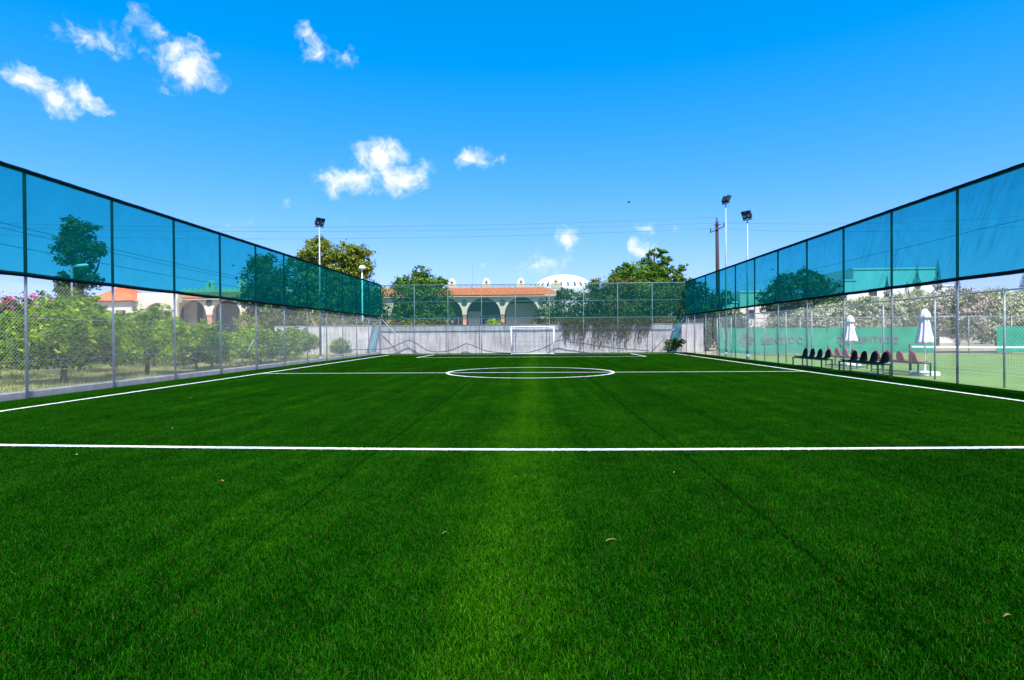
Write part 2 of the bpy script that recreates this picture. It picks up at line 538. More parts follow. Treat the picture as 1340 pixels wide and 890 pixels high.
def build_world():
    w = bpy.data.worlds.new("World")
    scene.world = w
    w.use_nodes = True
    nt = w.node_tree
    nt.nodes.clear()
    out = nt.nodes.new('ShaderNodeOutputWorld')
    bg = nt.nodes.new('ShaderNodeBackground')
    sky = nt.nodes.new('ShaderNodeTexSky')
    sky.sky_type = 'NISHITA'
    sky.sun_disc = False
    sky.sun_elevation = SUN_EL
    sky.sun_rotation = SUN_AZ
    sky.air_density = 1.15
    sky.dust_density = .3
    sky.ozone_density = 3.0
    hs = node(nt, 'ShaderNodeHueSaturation', Saturation=1.32, Value=1.0)
    nt.links.new(sky.outputs[0], hs.inputs['Color'])
    tint = node(nt, 'ShaderNodeMixRGB', _blend_type='MULTIPLY', Fac=1)
    nt.links.new(hs.outputs[0], tint.inputs[1])
    tint.inputs[2].default_value = (.9, 1.08, 1.12, 1)
    sp = nt.nodes.new('ShaderNodeSeparateColor'); nt.links.new(tint.outputs[0], sp.inputs[0])
    r_ = math_n(nt, 'MULTIPLY', math_n(nt, 'MAXIMUM', math_n(nt, 'SUBTRACT', sp.outputs[0], .46), .0), .95)
    r_ = math_n(nt, 'DIVIDE', math_n(nt, 'MULTIPLY', r_, 1.1), math_n(nt, 'MULTIPLY_ADD', r_, .1, 1.0))
    g_ = math_n(nt, 'MULTIPLY', math_n(nt, 'POWER', math_n(nt, 'MULTIPLY', sp.outputs[1], .1866), .63), .7 / .1866)
    b_ = math_n(nt, 'MULTIPLY', sp.outputs[2], 1.26)
    cc_ = nt.nodes.new('ShaderNodeCombineColor')
    for i, q in enumerate((r_, g_, b_)): nt.links.new(q, cc_.inputs[i])
    # cloud field in azimuth / elevation
    tc = nt.nodes.new('ShaderNodeTexCoord')
    sep = nt.nodes.new('ShaderNodeSeparateXYZ')
    nt.links.new(tc.outputs['Generated'], sep.inputs[0])
    az = math_n(nt, 'ARCTAN2', sep.outputs[0], sep.outputs[1])
    el = math_n(nt, 'ARCSINE', sep.outputs[2])
    cmb = nt.nodes.new('ShaderNodeCombineXYZ')
    nt.links.new(az, cmb.inputs[0]); nt.links.new(el, cmb.inputs[1])
    # domain warp
    wn = nt.nodes.new('ShaderNodeTexNoise')
    wn.inputs['Scale'].default_value = 22
    wn.inputs['Detail'].default_value = 5
    nt.links.new(cmb.outputs[0], wn.inputs['Vector'])
    sub = nt.nodes.new('ShaderNodeVectorMath'); sub.operation = 'SUBTRACT'
    nt.links.new(wn.outputs['Color'], sub.inputs[0]); sub.inputs[1].default_value = (.5, .5, .5)
    mad = nt.nodes.new('ShaderNodeVectorMath'); mad.operation = 'MULTIPLY_ADD'
    nt.links.new(sub.outputs[0], mad.inputs[0]); mad.inputs[1].default_value = (.05, .04, 0)
    nt.links.new(cmb.outputs[0], mad.inputs[2])
    P = mad.outputs[0]
    # px, py, rx, ry, strength, tilt(deg, + = falls to the right)
    blobs = [(38, 108, 46, 22, .85, 12), (72, 132, 46, 20, .9, 14), (112, 128, 40, 17, .8, 18),
             (108, 45, 46, 26, .5, -5), (165, 55, 45, 22, .42, 0), (205, 40, 40, 20, .45, 20), (250, 84, 38, 32, .95, 25),
             (215, 98, 26, 24, .4, 0), (210, 75, 60, 30, .25, 10),
             (400, 42, 14, 16, .6, 0), (415, 64, 22, 20, .6, 30), (452, 80, 20, 18, .42, -20),
             (500, 208, 40, 24, 1, 0), (455, 238, 38, 20, .95, -12), (524, 234, 38, 24, .95, -15), (490, 228, 70, 28, .55, -10),
             (455, 279, 9, 17, .4, 0), (377, 264, 11, 11, .42, 20), (405, 280, 7, 7, .28, 0),
             (617, 210, 27, 15, .85, -8), (648, 211, 14, 12, .35, 0),
             (742, 309, 18, 17, .9, 20), (710, 346, 26, 19, .62, 0), (741, 340, 16, 22, .3, 0),
             (846, 301, 13, 10, .85, 0), (838, 326, 14, 13, .8, 20), (858, 330, 12, 12, .6, 0), (881, 305, 7, 9, .3, 0),
             (632, 345, 14, 11, .4, 0), (682, 358, 13, 12, .35, 0), (322, 297, 24, 10, .26, 0), (80, 360, 28, 8, .4, 0)]
    acc = None
    for (x, y, rx, ry, st, tl) in blobs:
        a0, e0 = sky_dir(x, y)
        a1, e1 = sky_dir(x + rx, y)
        a2, e2 = sky_dir(x, y - ry)
        sa = abs(a1 - a0); se = abs(e2 - e0)
        mp = nt.nodes.new('ShaderNodeMapping'); mp.vector_type = 'TEXTURE'
        mp.inputs['Location'].default_value = (a0, e0, 0)
        mp.inputs['Rotation'].default_value = (0, 0, R(-tl))
        mp.inputs['Scale'].default_value = (sa * 1.35, se * 1.35, 1)
        nt.links.new(P, mp.inputs[0])
        ln = nt.nodes.new('ShaderNodeVectorMath'); ln.operation = 'LENGTH'
        nt.links.new(mp.outputs[0], ln.inputs[0])
        d = math_n(nt, 'MULTIPLY', math_n(nt, 'SUBTRACT', 1.0, ln.outputs['Value'], clamp=True), st)
        acc = d if acc is None else math_n(nt, 'MAXIMUM', acc, d)
    n2 = nt.nodes.new('ShaderNodeTexNoise')
    n2.inputs['Scale'].default_value = 34
    n2.inputs['Detail'].default_value = 9
    n2.inputs['Roughness'].default_value = .62
    nt.links.new(P, n2.inputs['Vector'])
    on = math_n(nt, 'MULTIPLY', acc, 8.0, clamp=True)
    nz = math_n(nt, 'MULTIPLY', math_n(nt, 'MULTIPLY', math_n(nt, 'SUBTRACT', n2.outputs['Fac'], .5), 1.9), on)
    den = math_n(nt, 'ADD', acc, nz)
    mr = nt.nodes.new('ShaderNodeMapRange'); mr.interpolation_type = 'SMOOTHSTEP'
    mr.inputs['From Min'].default_value = .1; mr.inputs['From Max'].default_value = .95
    mr.inputs['To Max'].default_value = .95
    nt.links.new(den, mr.inputs['Value'])
    mix = nt.nodes.new('ShaderNodeMixRGB')
    nt.links.new(mr.outputs[0], mix.inputs[0])
    nt.links.new(cc_.outputs[0], mix.inputs[1])
    ccol = ramp(nt, den, [(.2, (4.2, 5.3, 6.5)), (.75, (6.1, 6.2, 6.4))])
    # clouds are sunlit droplets: as bright as white paper in the sun (colours are clipped in a ramp, so scaled here)
    cs = node(nt, 'ShaderNodeMixRGB', _blend_type='MULTIPLY', Fac=1)
    cs.inputs[1].default_value = (1, 1, 1, 1)
    nt.links.new(ccol, cs.inputs[2])
    nt.links.new(cs.outputs[0], mix.inputs[2])
    nt.links.new(mix.outputs[0], bg.inputs[0])
    bg.inputs[1].default_value = SKY_STRENGTH
    nt.links.new(bg.outputs[0], out.inputs[0])


SKY_STRENGTH = .1
build_world()

sd = bpy.data.lights.new('sun', 'SUN')
sd.energy = 4.8
sd.angle = R(.53)
sd.color = (1, .955, .88)
so = bpy.data.objects.new('sun', sd)
col.objects.link(so)
so.rotation_euler = SUN_D.to_track_quat('Z', 'Y').to_euler()

cd = bpy.data.cameras.new('camera')
cd.sensor_width = 36
cd.lens = 36 * FOC / IW
cd.clip_start = .05
cd.clip_end = 3000
co = bpy.data.objects.new('camera', cd)
col.objects.link(co)
co.location = (0, 0, CH)
co.rotation_euler = CAM_R.to_euler()
scene.camera = co
scene.view_settings.view_transform = 'Standard'
scene.view_settings.look = 'None'
scene.view_settings.exposure = .9
scene.view_settings.gamma = 1
scene.cycles.transparent_max_bounces = 24
scene.cycles.max_bounces = 6

def smooth_path(p, k=5):
    p = [Vector(q) for q in p]; o = []
    for i in range(len(p) - 1):
        p0 = p[max(i - 1, 0)]; p1 = p[i]; p2 = p[i + 1]; p3 = p[min(i + 2, len(p) - 1)]
        for s_ in range(k):
            t = s_ / k
            o.append(.5 * ((2 * p1) + (p2 - p0) * t + (2 * p0 - 5 * p1 + 4 * p2 - p3) * t * t + (3 * p1 - p0 - 3 * p2 + p3) * t ** 3))
    o.append(p[-1])
    return o


# ------------------------------------------------------------------ setting
XL, XR, YE = -11.95, 11.55, 45.3        # fence lines


def sheet(name, x0, x1, y0, y1, z, mat, label=None, n=1):
    mb = MB()
    mb.quad((x0, y0, z), (x1, y0, z), (x1, y1, z), (x0, y1, z))
    o = mb.build(name, M[mat], origin=(0, 0, 0))
    return tag(o, label, None, None, 'structure')


sheet('ground', -900, 900, -300, 1500, -.03, 'ground', 'dry earth ground around the sports pitch')
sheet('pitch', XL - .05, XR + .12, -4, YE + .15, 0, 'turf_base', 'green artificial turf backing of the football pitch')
sheet('orchard_ground', -60, -12.2, -10, 47, -.02, 'orchard', 'straw coloured orchard ground behind the left fence')
sheet('tennis_court', 11.72, 44, 2, 39.2, -.012, 'tennis', 'pale green tennis court beyond the right fence')
sheet('gravel_path', XL - .1, 13.2, YE + .15, 45.9, -.01, 'path', 'bare gravel strip along the foot of the end wall')


# turf pile: the object's own mesh is a 1.3 m tile that a geometry node grid lays across the pitch
def build_turf():
    S = 1.3
    n = 38000
    g = np.random.default_rng(3)
    p = np.zeros((n, 3)); p[:, :2] = g.uniform(-S / 2, S / 2, (n, 2))
    ang = g.uniform(0, 2 * PI, n)
    lean = np.abs(g.normal(0, .014, n))
    h = g.uniform(.013, .028, n)
    w = g.uniform(.0007, .0015, n)
    dirv = np.stack([np.cos(ang), np.sin(ang), np.zeros(n)], 1)
    side = np.stack([-np.sin(ang), np.cos(ang), np.zeros(n)], 1)
    tw = g.uniform(-1, 1, n)[:, None]
    side = unit(side + dirv * tw)
    z = np.array([0, 0, 1.0])
    v = np.empty((n, 5, 3))
    v[:, 0] = p - side * w[:, None]
    v[:, 1] = p + side * w[:, None]
    m = p + dirv * (lean * .4)[:, None] + z * (h * .6)[:, None]
    v[:, 2] = m + side * (w * .85)[:, None]
    v[:, 3] = m - side * (w * .85)[:, None]
    v[:, 4] = p + dirv * (lean * 1.5)[:, None] + z * h[:, None]
    base = np.arange(n)[:, None] * 5
    q = base + np.array([[0, 1, 2, 3]])
    t = base + np.array([[3, 2, 4, 4]])
    tri = np.concatenate([base + np.array([[0, 1, 2]]), base + np.array([[0, 2, 3]]), base + np.array([[3, 2, 4]])])
    tint = np.clip(g.normal(.5, .22, n), 0, .97)
    tint[g.random(n) < .035] = 1.0
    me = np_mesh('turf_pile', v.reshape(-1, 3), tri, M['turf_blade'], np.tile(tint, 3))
    o = link('artificial_grass', me)
    tag(o, 'short dark green artificial grass pile covering the whole pitch', 'grass', None, 'stuff')
    ng = bpy.data.node_groups.new('turf_tiles', 'GeometryNodeTree')
    ng.interface.new_socket('Geometry', in_out='INPUT', socket_type='NodeSocketGeometry')
    ng.interface.new_socket('Geometry', in_out='OUTPUT', socket_type='NodeSocketGeometry')
    gi = ng.nodes.new('NodeGroupInput'); go = ng.nodes.new('NodeGroupOutput')
    nx, ny = 18, 38
    grid = ng.nodes.new('GeometryNodeMeshGrid')
    grid.inputs['Size X'].default_value = (nx - 1) * S; grid.inputs['Size Y'].default_value = (ny - 1) * S
    grid.inputs['Vertices X'].default_value = nx; grid.inputs['Vertices Y'].default_value = ny
    tf = ng.nodes.new('GeometryNodeTransform')
    tf.inputs['Translation'].default_value = ((XL + XR) / 2, YE - ny * S / 2 + .05, 0)
    ng.links.new(grid.outputs['Mesh'], tf.inputs['Geometry'])
    g2i = ng.nodes.new('GeometryNodeGeometryToInstance')
    ng.links.new(gi.outputs[0], g2i.inputs[0])
    rv = ng.nodes.new('FunctionNodeRandomValue'); rv.data_type = 'INT'
    for s_ in rv.inputs:
        if s_.type == 'INT' and s_.name == 'Min': s_.default_value = 0
        if s_.type == 'INT' and s_.name == 'Max': s_.default_value = 3
    iout = [s_ for s_ in rv.outputs if s_.type == 'INT'][0]
    mu = ng.nodes.new('ShaderNodeMath'); mu.operation = 'MULTIPLY'; mu.inputs[1].default_value = PI / 2
    ng.links.new(iout, mu.inputs[0])
    cx = ng.nodes.new('ShaderNodeCombineXYZ'); ng.links.new(mu.outputs[0], cx.inputs[2])
    iop = ng.nodes.new('GeometryNodeInstanceOnPoints')
    ng.links.new(tf.outputs[0], iop.inputs['Points'])
    ng.links.new(g2i.outputs[0], iop.inputs['Instance'])
    ng.links.new(cx.outputs[0], iop.inputs['Rotation'])
    ng.links.new(iop.outputs[0], go.inputs[0])
    md = o.modifiers.new('tiles', 'NODES'); md.node_group = ng


build_turf()

# pitch lines: strips of white pile standing in the turf, ragged at the edges where blades lean across
LW = .055


def ragged_strip(name, pts, label, step=.03, near=False):
    mb = MB()
    P2 = [Vector(p) for p in pts]
    path = [P2[0]]
    for a, b in zip(P2[:-1], P2[1:]):
        k = max(1, int((b - a).length / step))
        path += [a.lerp(b, (i + 1) / k) for i in range(k)]
    vs = []
    j = .006
    g = random.Random(len(path))
    for i, p in enumerate(path):
        d = (path[min(i + 1, len(path) - 1)] - path[max(i - 1, 0)]).normalized()
        nrm = Vector((-d.y, d.x))
        a = p + nrm * (LW + g.uniform(-j, j)); b = p - nrm * (LW + g.uniform(-j, j))
        z = .0245 + g.uniform(-.002, .002)
        vs += [(a.x, a.y, z), (b.x, b.y, z)]
    fs = [(2 * i, 2 * i + 1, 2 * i + 3, 2 * i + 2) for i in range(len(path) - 1)]
    mb.add(vs, fs)
    if near:
        for i in range(len(path) - 1):
            for q in range(near):
                t = g.random(); p = path[i].lerp(path[i + 1], t)
                d = (path[i + 1] - path[i]).normalized(); nrm = Vector((-d.y, d.x))
                o_ = g.uniform(-1.06, 1.06) * LW
                b = p + nrm * o_
                a_ = g.uniform(0, 2 * PI); w_ = .003
                lx, ly = g.uniform(-.012, .012), g.uniform(-.012, .012)
                h_ = g.uniform(.025, .034)
                mb.add([(b.x - w_ * math.cos(a_), b.y - w_ * math.sin(a_), .012), (b.x + w_ * math.cos(a_), b.y + w_ * math.sin(a_), .012), (b.x + lx, b.y + ly, h_)], [(0, 1, 2)])
    o = mb.build(name, M['line'], origin=(0, 0, 0))
    return tag(o, label, None, None, 'structure')


TL_, TR_, YG = -10.32, 9.86, 42.6
ragged_strip('touchline', [(TL_ + .12, 1), (TL_, 12), (TL_ - .28, 42.6)], 'white touchline along the left fence')
ragged_strip('touchline', [(TR_ - .05, 1), (TR_, 12), (TR_ + .1, 42.6)], 'white touchline along the right fence')
ragged_strip('goal_line', [(TL_ - .22, YG), (TR_ + .04, YG)], 'white goal line in front of the far goal', .1)
ragged_strip('halfway_line', [(TL_ - .02, 21.95), (TR_ - .02, 21.9)], 'white halfway line through the centre circle', .05)
ragged_strip('penalty_line', [tuple(p_.xy) for p_ in smooth_path([(-7.55, 7.52, 0), (-7, 7.48, 0), (-3.5, 7.3, 0), (-.3, 7.2, 0), (3, 7.26, 0), (5.9, 7.36, 0), (7.0, 7.4, 0)], 6)], 'white line of the near penalty area', .012, 5)
ragged_strip('penalty_area_marking', [(-7.3, YG - .06), (-7.5, 37.15), (6.95, 37.1), (6.9, YG - .06)], 'white outline of the far penalty area', .08)
ragged_strip('penalty_area_marking', [(-7.5, 7.44), (-7.4, 1.0)], 'white left side line of the near penalty area')
ragged_strip('penalty_area_marking', [(6.94, 7.32), (6.9, 1.0)], 'white right side line of the near penalty area')
ragged_strip('centre_circle', [(-.18 + 3.1 * math.cos(2 * PI * i / 160), 22.2 + 3.1 * math.sin(2 * PI * i / 160)) for i in range(161)], 'white centre circle of the pitch', .04)

# tennis court markings
mbt = MB()
cx0 = 20.95
for (x0, y0, x1, y1) in [(cx0 - 5.485, 10.6, cx0 - 5.435, 34.4), (cx0 + 5.435, 10.6, cx0 + 5.485, 34.4), (cx0 - 4.115, 10.65, cx0 - 4.065, 34.35), (cx0 + 4.065, 10.65, cx0 + 4.115, 34.35),
                         (cx0 - 5.435, 10.6, cx0 - 4.115, 10.65), (cx0 - 4.065, 10.6, cx0 + 4.065, 10.65), (cx0 - 5.435, 34.35, cx0 + 5.435, 34.4), (cx0 - 4.065, 16.1, cx0 + 4.065, 16.15), (cx0 - 4.065, 28.85, cx0 + 4.065, 28.9), (cx0 - .025, 16.15, cx0 + .025, 28.85)]:
    mbt.quad((x0, y0, -.006), (x1, y0, -.006), (x1, y1, -.006), (x0, y1, -.006))
tag(mbt.build('tennis_court_lines', M['line'], origin=(0, 0, 0)), 'white painted lines of the tennis court', None, None, 'structure')

# kerb under the left fence
mb = MB()
mb.add([(XL - .06, -4, -.02), (XL - .06, YE, -.02), (XL - .06, YE, .15), (XL - .08, YE, .17), (XL - .27, YE, .17), (XL - .27, YE, -.02),
        (XL - .06, -4, .15), (XL - .08, -4, .17), (XL - .27, -4, .17), (XL - .27, -4, -.02)],
       [(0, 1, 2, 6), (6, 2, 3, 7), (7, 3, 4, 8), (8, 4, 5, 9), (1, 5, 4, 3, 2), (0, 6, 7, 8, 9)])
tag(mb.build('kerb', M['kerb'], origin=(0, 0, 0)), 'low concrete kerb under the left fence', None, None, 'structure')


# ------------------------------------------------------------------ fences
def chain_link(mb, a, b, z0, z1, nrm, pitch=.095, r=.0020, seg=.7):
    a = Vector((a[0], a[1])); b = Vector((b[0], b[1]))
    L = (b - a).length; u = (b - a) / L
    nrm = Vector(nrm)
    H = z1 - z0
    off = [Vector((0, 0)), ] * 3
    for sgn in (1, -1):
        k0 = -int(H / pitch) - 1; k1 = int((L + H) / pitch) + 2
        for k in range(k0, k1):
            c = k * pitch
            # line s = c + sgn*t , z = t, t in [0,H]
            if sgn > 0: lo, hi = max(0, -c), min(H, L - c)
            else: lo, hi = max(0, c - L), min(H, c)
            if hi - lo < .02: continue
            ns = max(1, int((hi - lo) / seg))
            pts = []
            for i in range(ns + 1):
                t = lo + (hi - lo) * i / ns
                s_ = c + sgn * t
                p = a + u * s_ + nrm * (.003 * sgn)
                pts.append(Vector((p.x, p.y, z0 + t)))
            d = Vector((u.x * sgn, u.y * sgn, 1)).normalized()
            n3 = Vector((nrm.x, nrm.y, 0)); w = d.cross(n3)
            vs = []
            for p in pts:
                for ang in (PI / 2, PI / 2 + 2.094, PI / 2 + 4.189):
                    vs.append(p + n3 * (r * math.sin(ang)) + w * (r * math.cos(ang)))
            fs = []
            for i in range(ns):
                for q in range(3):
                    q2 = (q + 1) % 3
                    fs.append((i * 3 + q, i * 3 + q2, i * 3 + 3 + q2, i * 3 + 3 + q))
            mb.add(vs, fs)


def shade_sheet(a, b, z0, z1, nrm, wr, seed, stations):
    """cloth between the rails: sags a little between posts, creases where it is pulled tight"""
    a = np.array(a); b = np.array(b); L = np.linalg.norm(b - a); u = (b - a) / L
    ns, nz = int(L / .07), 26
    s_ = np.linspace(0, L, ns + 1); z = np.linspace(0, 1, nz + 1)
    S, Z = np.meshgrid(s_, z, indexing='ij')
    g = np.random.default_rng(seed)
    D = np.zeros_like(S)
    for i in range(26 if wr > .008 else 12):
        ph = g.uniform(0, 6.28); k = g.uniform(2.5, 9); sl = g.uniform(-.9, .9) if wr <= .008 else g.uniform(.5, 1.3)
        c0 = g.uniform(0, L); wd = g.uniform(.6, 2.2)
        D += np.sin(k * (S - sl * Z * 2.4) + ph) * np.exp(-((S - c0 - sl * Z * 1.5) / wd) ** 2) * g.uniform(.4, 1)
    D *= wr * np.sin(PI * np.clip(Z, .02, .98)) ** .5
    st = np.array(stations)
    dist = np.min(np.abs(S[..., None] - st), axis=-1)
    zz = z0 + (z1 - z0) * Z
    sag = .016 * np.sin(PI * np.clip(dist / 1.45, 0, 1) / 2)
    zz = zz - sag * (1 - Z) * np.where(Z < .15, 1, .4)
    X = a[0] + u[0] * S + nrm[0] * D; Y = a[1] + u[1] * S + nrm[1] * D
    v = np.stack([X, Y, zz], -1).reshape(-1, 3)
    i, j = np.meshgrid(np.arange(ns), np.arange(nz), indexing='ij')
    k = (i * (nz + 1) + j).ravel()
    f = np.stack([k, k + nz + 1, k + nz + 2, k + 1], 1)
    return v, f


def pitch_fence(name, label, a, b, nrm, stations, wr, seed, znet, seam=False, inner_rails=False, braces=()):
    a = Vector((a[0], a[1])); b = Vector((b[0], b[1])); L = (b - a).length; u = (b - a) / L
    n2 = Vector(nrm)
    root = empty(name, (a.x, a.y, 0), label, 'fence')
    ZT = 5.33
    mb = MB(); mb.tube([(0, 0, -.05), (0, 0, ZT)], .026 if inner_rails else .032, 10)
    pm = None
    for s_ in stations:
        p = u * s_
        if pm is None:
            o = mb.build('post', M['galv'], root, origin=(0, 0, 0), smooth=True); pm = o.data
        else:
            o = link('post', pm, root)
        o.location = (p.x, p.y, 0)
    if not inner_rails:
        mb = MB(); mb.tube([(0, 0, znet), (0, 0, ZT)], .037, 10); pm = None
        for s_ in stations:
            p = u * s_
            if pm is None:
                o = mb.build('post_wrap', M['hem'], root, origin=(0, 0, 0), smooth=True); pm = o.data
            else:
                o = link('post_wrap', pm, root)
            o.location = (p.x, p.y, 0)
    off = n2 * 0
    for nm, z, r in (('top_rail', ZT, .024 if inner_rails else .03), ('middle_rail', znet, .026)) + ((('net_rail', (znet + ZT) / 2, .018),) if inner_rails else ()):
        m = MB(); q = off
        m.tube([(a.x + q.x, a.y + q.y, z), (b.x + q.x, b.y + q.y, z)], r, 8)
        m.build(nm, M['galv'], root, smooth=True)
    m = MB()
    ao = a + n2 * .036; bo = b + n2 * .036
    chain_link(m, ao, bo, .03, znet + .05, n2)
    m.build('wire_mesh', M['wire'], root)
    m = MB()
    for z in (.9, 1.9):
        q = n2 * .036
        m.tube([(a.x + q.x, a.y + q.y, z), (b.x + q.x, b.y + q.y, z)], .003, 5)
    m.build('tension_wire', M['wire'], root)
    ao = a + n2 * (.062 if not inner_rails else .05); bo = b + n2 * (.062 if not inner_rails else .05)
    v, f = shade_sheet(ao, bo, znet - .04, ZT + .01, n2, wr, seed, stations)
    v[:, 0] -= a.x; v[:, 1] -= a.y
    nt_ = link('shade_net', np_mesh('shade_net', v, f, M['shade_thin' if inner_rails else ('shade_creased' if seam else 'shade')], smooth=True), root)
    if not inner_rails:
        m = MB()
        ns = int(L / .12)
        g = random.Random(seed)
        for zc, hh, in ((ZT + .02, .04), (znet - .01, .045)):
            vs = []; fs = []
            for i in range(ns + 1):
                s_ = L * i / ns
                d = min(abs(s_ - t) for t in stations)
                sg = (.014 * math.sin(PI * min(d / 1.45, 1) / 2) if zc < 4 else 0) + g.uniform(-.004, .004)
                p = a + u * s_
                for (dn, dz) in ((.075, -hh), (.085, 0), (.075, hh), (-.04, hh), (-.045, -hh)):
                    vs.append((p.x + n2.x * dn, p.y + n2.y * dn, zc + dz - sg))
                if i < ns:
                    for q in range(5):
                        q2 = (q + 1) % 5
                        fs.append((i * 5 + q, i * 5 + q2, i * 5 + 5 + q2, i * 5 + 5 + q))
            m.add(vs, fs)
        m.build('hem', M['hem'], root)
    if seam:
        m = MB(); ns = int(L / .3)
        vs = [];
        for i in range(ns + 1):
            p = a + u * (L * i / ns) + n2 * .082
            z = 4.05 + .012 * math.sin(i * .37)
            vs += [(p.x, p.y, z - .008), (p.x, p.y, z + .008)]
        m.add(vs, [(2 * i, 2 * i + 2, 2 * i + 3, 2 * i + 1) for i in range(ns)])
        m.build('seam', M['shade'], root)
    for (p, q) in braces:
        m = MB(); m.tube([p, q], .024, 8); m.build('brace', M['galv'], root, smooth=True)
    return root


ls = [2.9 + 0.06 + 2.86 * k for k in range(15)]     # distances of posts from the near end (y = -1)
LY0 = -1.0
lst = [13.4 - 2.86 * 5 - LY0 + 2.86 * k for k in range(16)] + [YE - LY0]
pitch_fence('boundary_fence', 'long tall chain link fence with green shade net in front of the orchard', (XL, LY0), (XL, YE), (1, 0), lst, .01, 11, 2.93,
            braces=[((XL - .08, YE - .05, 2.6), (XL - .08, 42.4, .1)), ((XL - .12, 24.9, 1.3), (XL - .9, 24.9, .02))])
rst = [16.54 - 2.96 * 5 - LY0 + 2.96 * k for k in range(14)] + [42.95 - LY0, YE - LY0]
pitch_fence('boundary_fence', 'long tall chain link fence with creased green shade net beside the tennis court', (XR, LY0), (XR, YE), (-1, 0), rst, .026, 12, 2.88, seam=True,
            braces=[((XR + .05, YE - .3, 2.6), (XR + .05, 43.0, .08))])
est = [2.611 * k for k in range(1, 9)]
pitch_fence('boundary_fence', 'tall fence with green shade net across the far end behind the goal', (XL + .04, YE), (XR - .04, YE), (0, -1), est, .006, 13, 2.72, inner_rails=True,
            braces=[((XL + .1, YE - .07, 2.7), (-9.28, YE - .07, .03)), ((XR - .1, YE - .07, 2.65), (8.88, YE - .07, .05))])


# tennis side fence and back fence
def court_fence(name, label, a, b, nrm, gap, h, brace=None):
    a = Vector(a); b = Vector(b); L = (b - a).length; u = (b - a) / L; n2 = Vector(nrm)
    root = empty(name, (a.x, a.y, 0), label, 'fence')
    mb = MB(); mb.tube([(0, 0, -.05), (0, 0, h)], .026, 8); pm = None
    k = int(L / gap)
    for i in range(k + 1):
        p = u * (i * gap)
        if pm is None:
            o = mb.build('post', M['galv'], root, origin=(0, 0, 0), smooth=True); pm = o.data
        else:
            o = link('post', pm, root)
        o.location = (p.x, p.y, 0)
    m = MB(); m.tube([(a.x, a.y, h), (b.x, b.y, h)], .024, 8); m.build('top_rail', M['galv'], root, smooth=True)
    m = MB(); q = n2 * .034
    chain_link(m, a + q, b + q, .03, h, n2, pitch=.095, r=.0013)
    m.build('wire_mesh', M['wire'], root)
    if brace:
        m = MB(); m.tube(brace, .022, 8); m.build('brace', M['galv'], root, smooth=True)
    return root


court_fence('court_fence', 'low side fence of the tennis court, just behind the net-topped right fence', (12.02, 2.45), (12.02, 39.1), (1, 0), 2.618, 2.49, [(12.07, 38.9, 2.2), (12.07, 36.9, .05)])
court_fence('court_fence', 'back fence of the tennis court carrying the green banners', (12.1, 39.5), (44, 39.5), (0, 1), 2.7, 2.42)


# banners with lettering
def banner(x0, x1, label, emb=None, txt=None):
    root = empty('banner', (x0, 39.43, 0), label, 'banner', 'green banners on the court back fence')
    n = int((x1 - x0) / .12); g = random.Random(int(x0 * 10))
    ph = [g.uniform(0, 6) for _ in range(4)]
    rows = 14
    vs = []; fs = []
    def wav(x, t):
        return 39.43 + .018 * math.sin(x * 2.1 + ph[0] + t * 1.5) + .012 * math.sin(x * 5.3 + ph[1] - t * 2) + .01 * math.sin(t * 7 + ph[2])
    for i in range(n + 1):
        x = x0 + (x1 - x0) * i / n
        for j in range(rows + 1):
            t = j / rows
            z = .08 + 1.7 * t - (.03 * math.sin(PI * ((x - x0) % 2.7) / 2.7) if j == rows else 0)
            vs.append((x, wav(x, t), z))
    for i in range(n):
        for j in range(rows):
            k = i * (rows + 1) + j
            fs.append((k, k + rows + 1, k + rows + 2, k + 1))
    m = MB(); m.add(vs, fs); m.build('cloth', M['bannerg'], root, smooth=True)
    if emb is not None:
        m = MB(); zc = .98
        for k in range(7):                      # petals of the round emblem
            a0 = PI / 2 + (k - 3) * .78
            pts = []
            for s_ in range(13):
                t = s_ / 12
                if t <= .5: r_, da = .1 + .36 * math.sin(PI * t) , .30 * math.sin(PI * t) ** .7 * (1 if t < .5 else 1)
                else: r_, da = .1 + .36 * math.sin(PI * t), -.30 * math.sin(PI * t) ** .7
                pts.append((emb + r_ * math.cos(a0 + da + r_ * .5), 39.375, zc + r_ * math.sin(a0 + da + r_ * .5)))
            m.add(pts, [tuple(range(13))])
        m.tube([(emb, 39.375, zc + .1), (emb + .06, 39.375, zc - .25), (emb - .06, 39.375, zc - .52)], [.03, .05, .02], 6)
        m.build('emblem', M['mauve'], root)
    if txt:
        s_, tx, width = txt
        cu = bpy.data.curves.new('lettering', 'FONT')
        cu.body = s_
        cu.size = .62
        cu.space_character = 1.12
        cu.extrude = .003
        cu.offset = .008
        to = bpy.data.objects.new('tmp_text', cu); col.objects.link(to)
        dg = bpy.context.evaluated_depsgraph_get()
        me = bpy.data.meshes.new_from_object(to.evaluated_get(dg))
        bpy.data.objects.remove(to)
        xs = [v.co.x for v in me.vertices]
        k = width / (max(xs) - min(xs))
        for v in me.vertices:
            v.co = Vector(((v.co.x - min(xs)) * k, v.co.z, v.co.y))
        me.materials.clear(); me.materials.append(M['mauve'])
        o = link('lettering', me, root)
        o.location = (tx - x0, -.058, .76)
    return root


banner(11.5 + .65, 19.2, 'green banner with emblem and SENTIDO lettering nearest the end wall', 14.0, ('SENTIDO', 14.95, 2.75))
banner(19.25, 26.0, 'green banner with SENTIDO lettering behind the two closed parasols', 20.3, ('SENTIDO', 20.95, 2.85))
banner(30.0, 37.0, 'plain green banner at the right end of the court back fence', None, None)

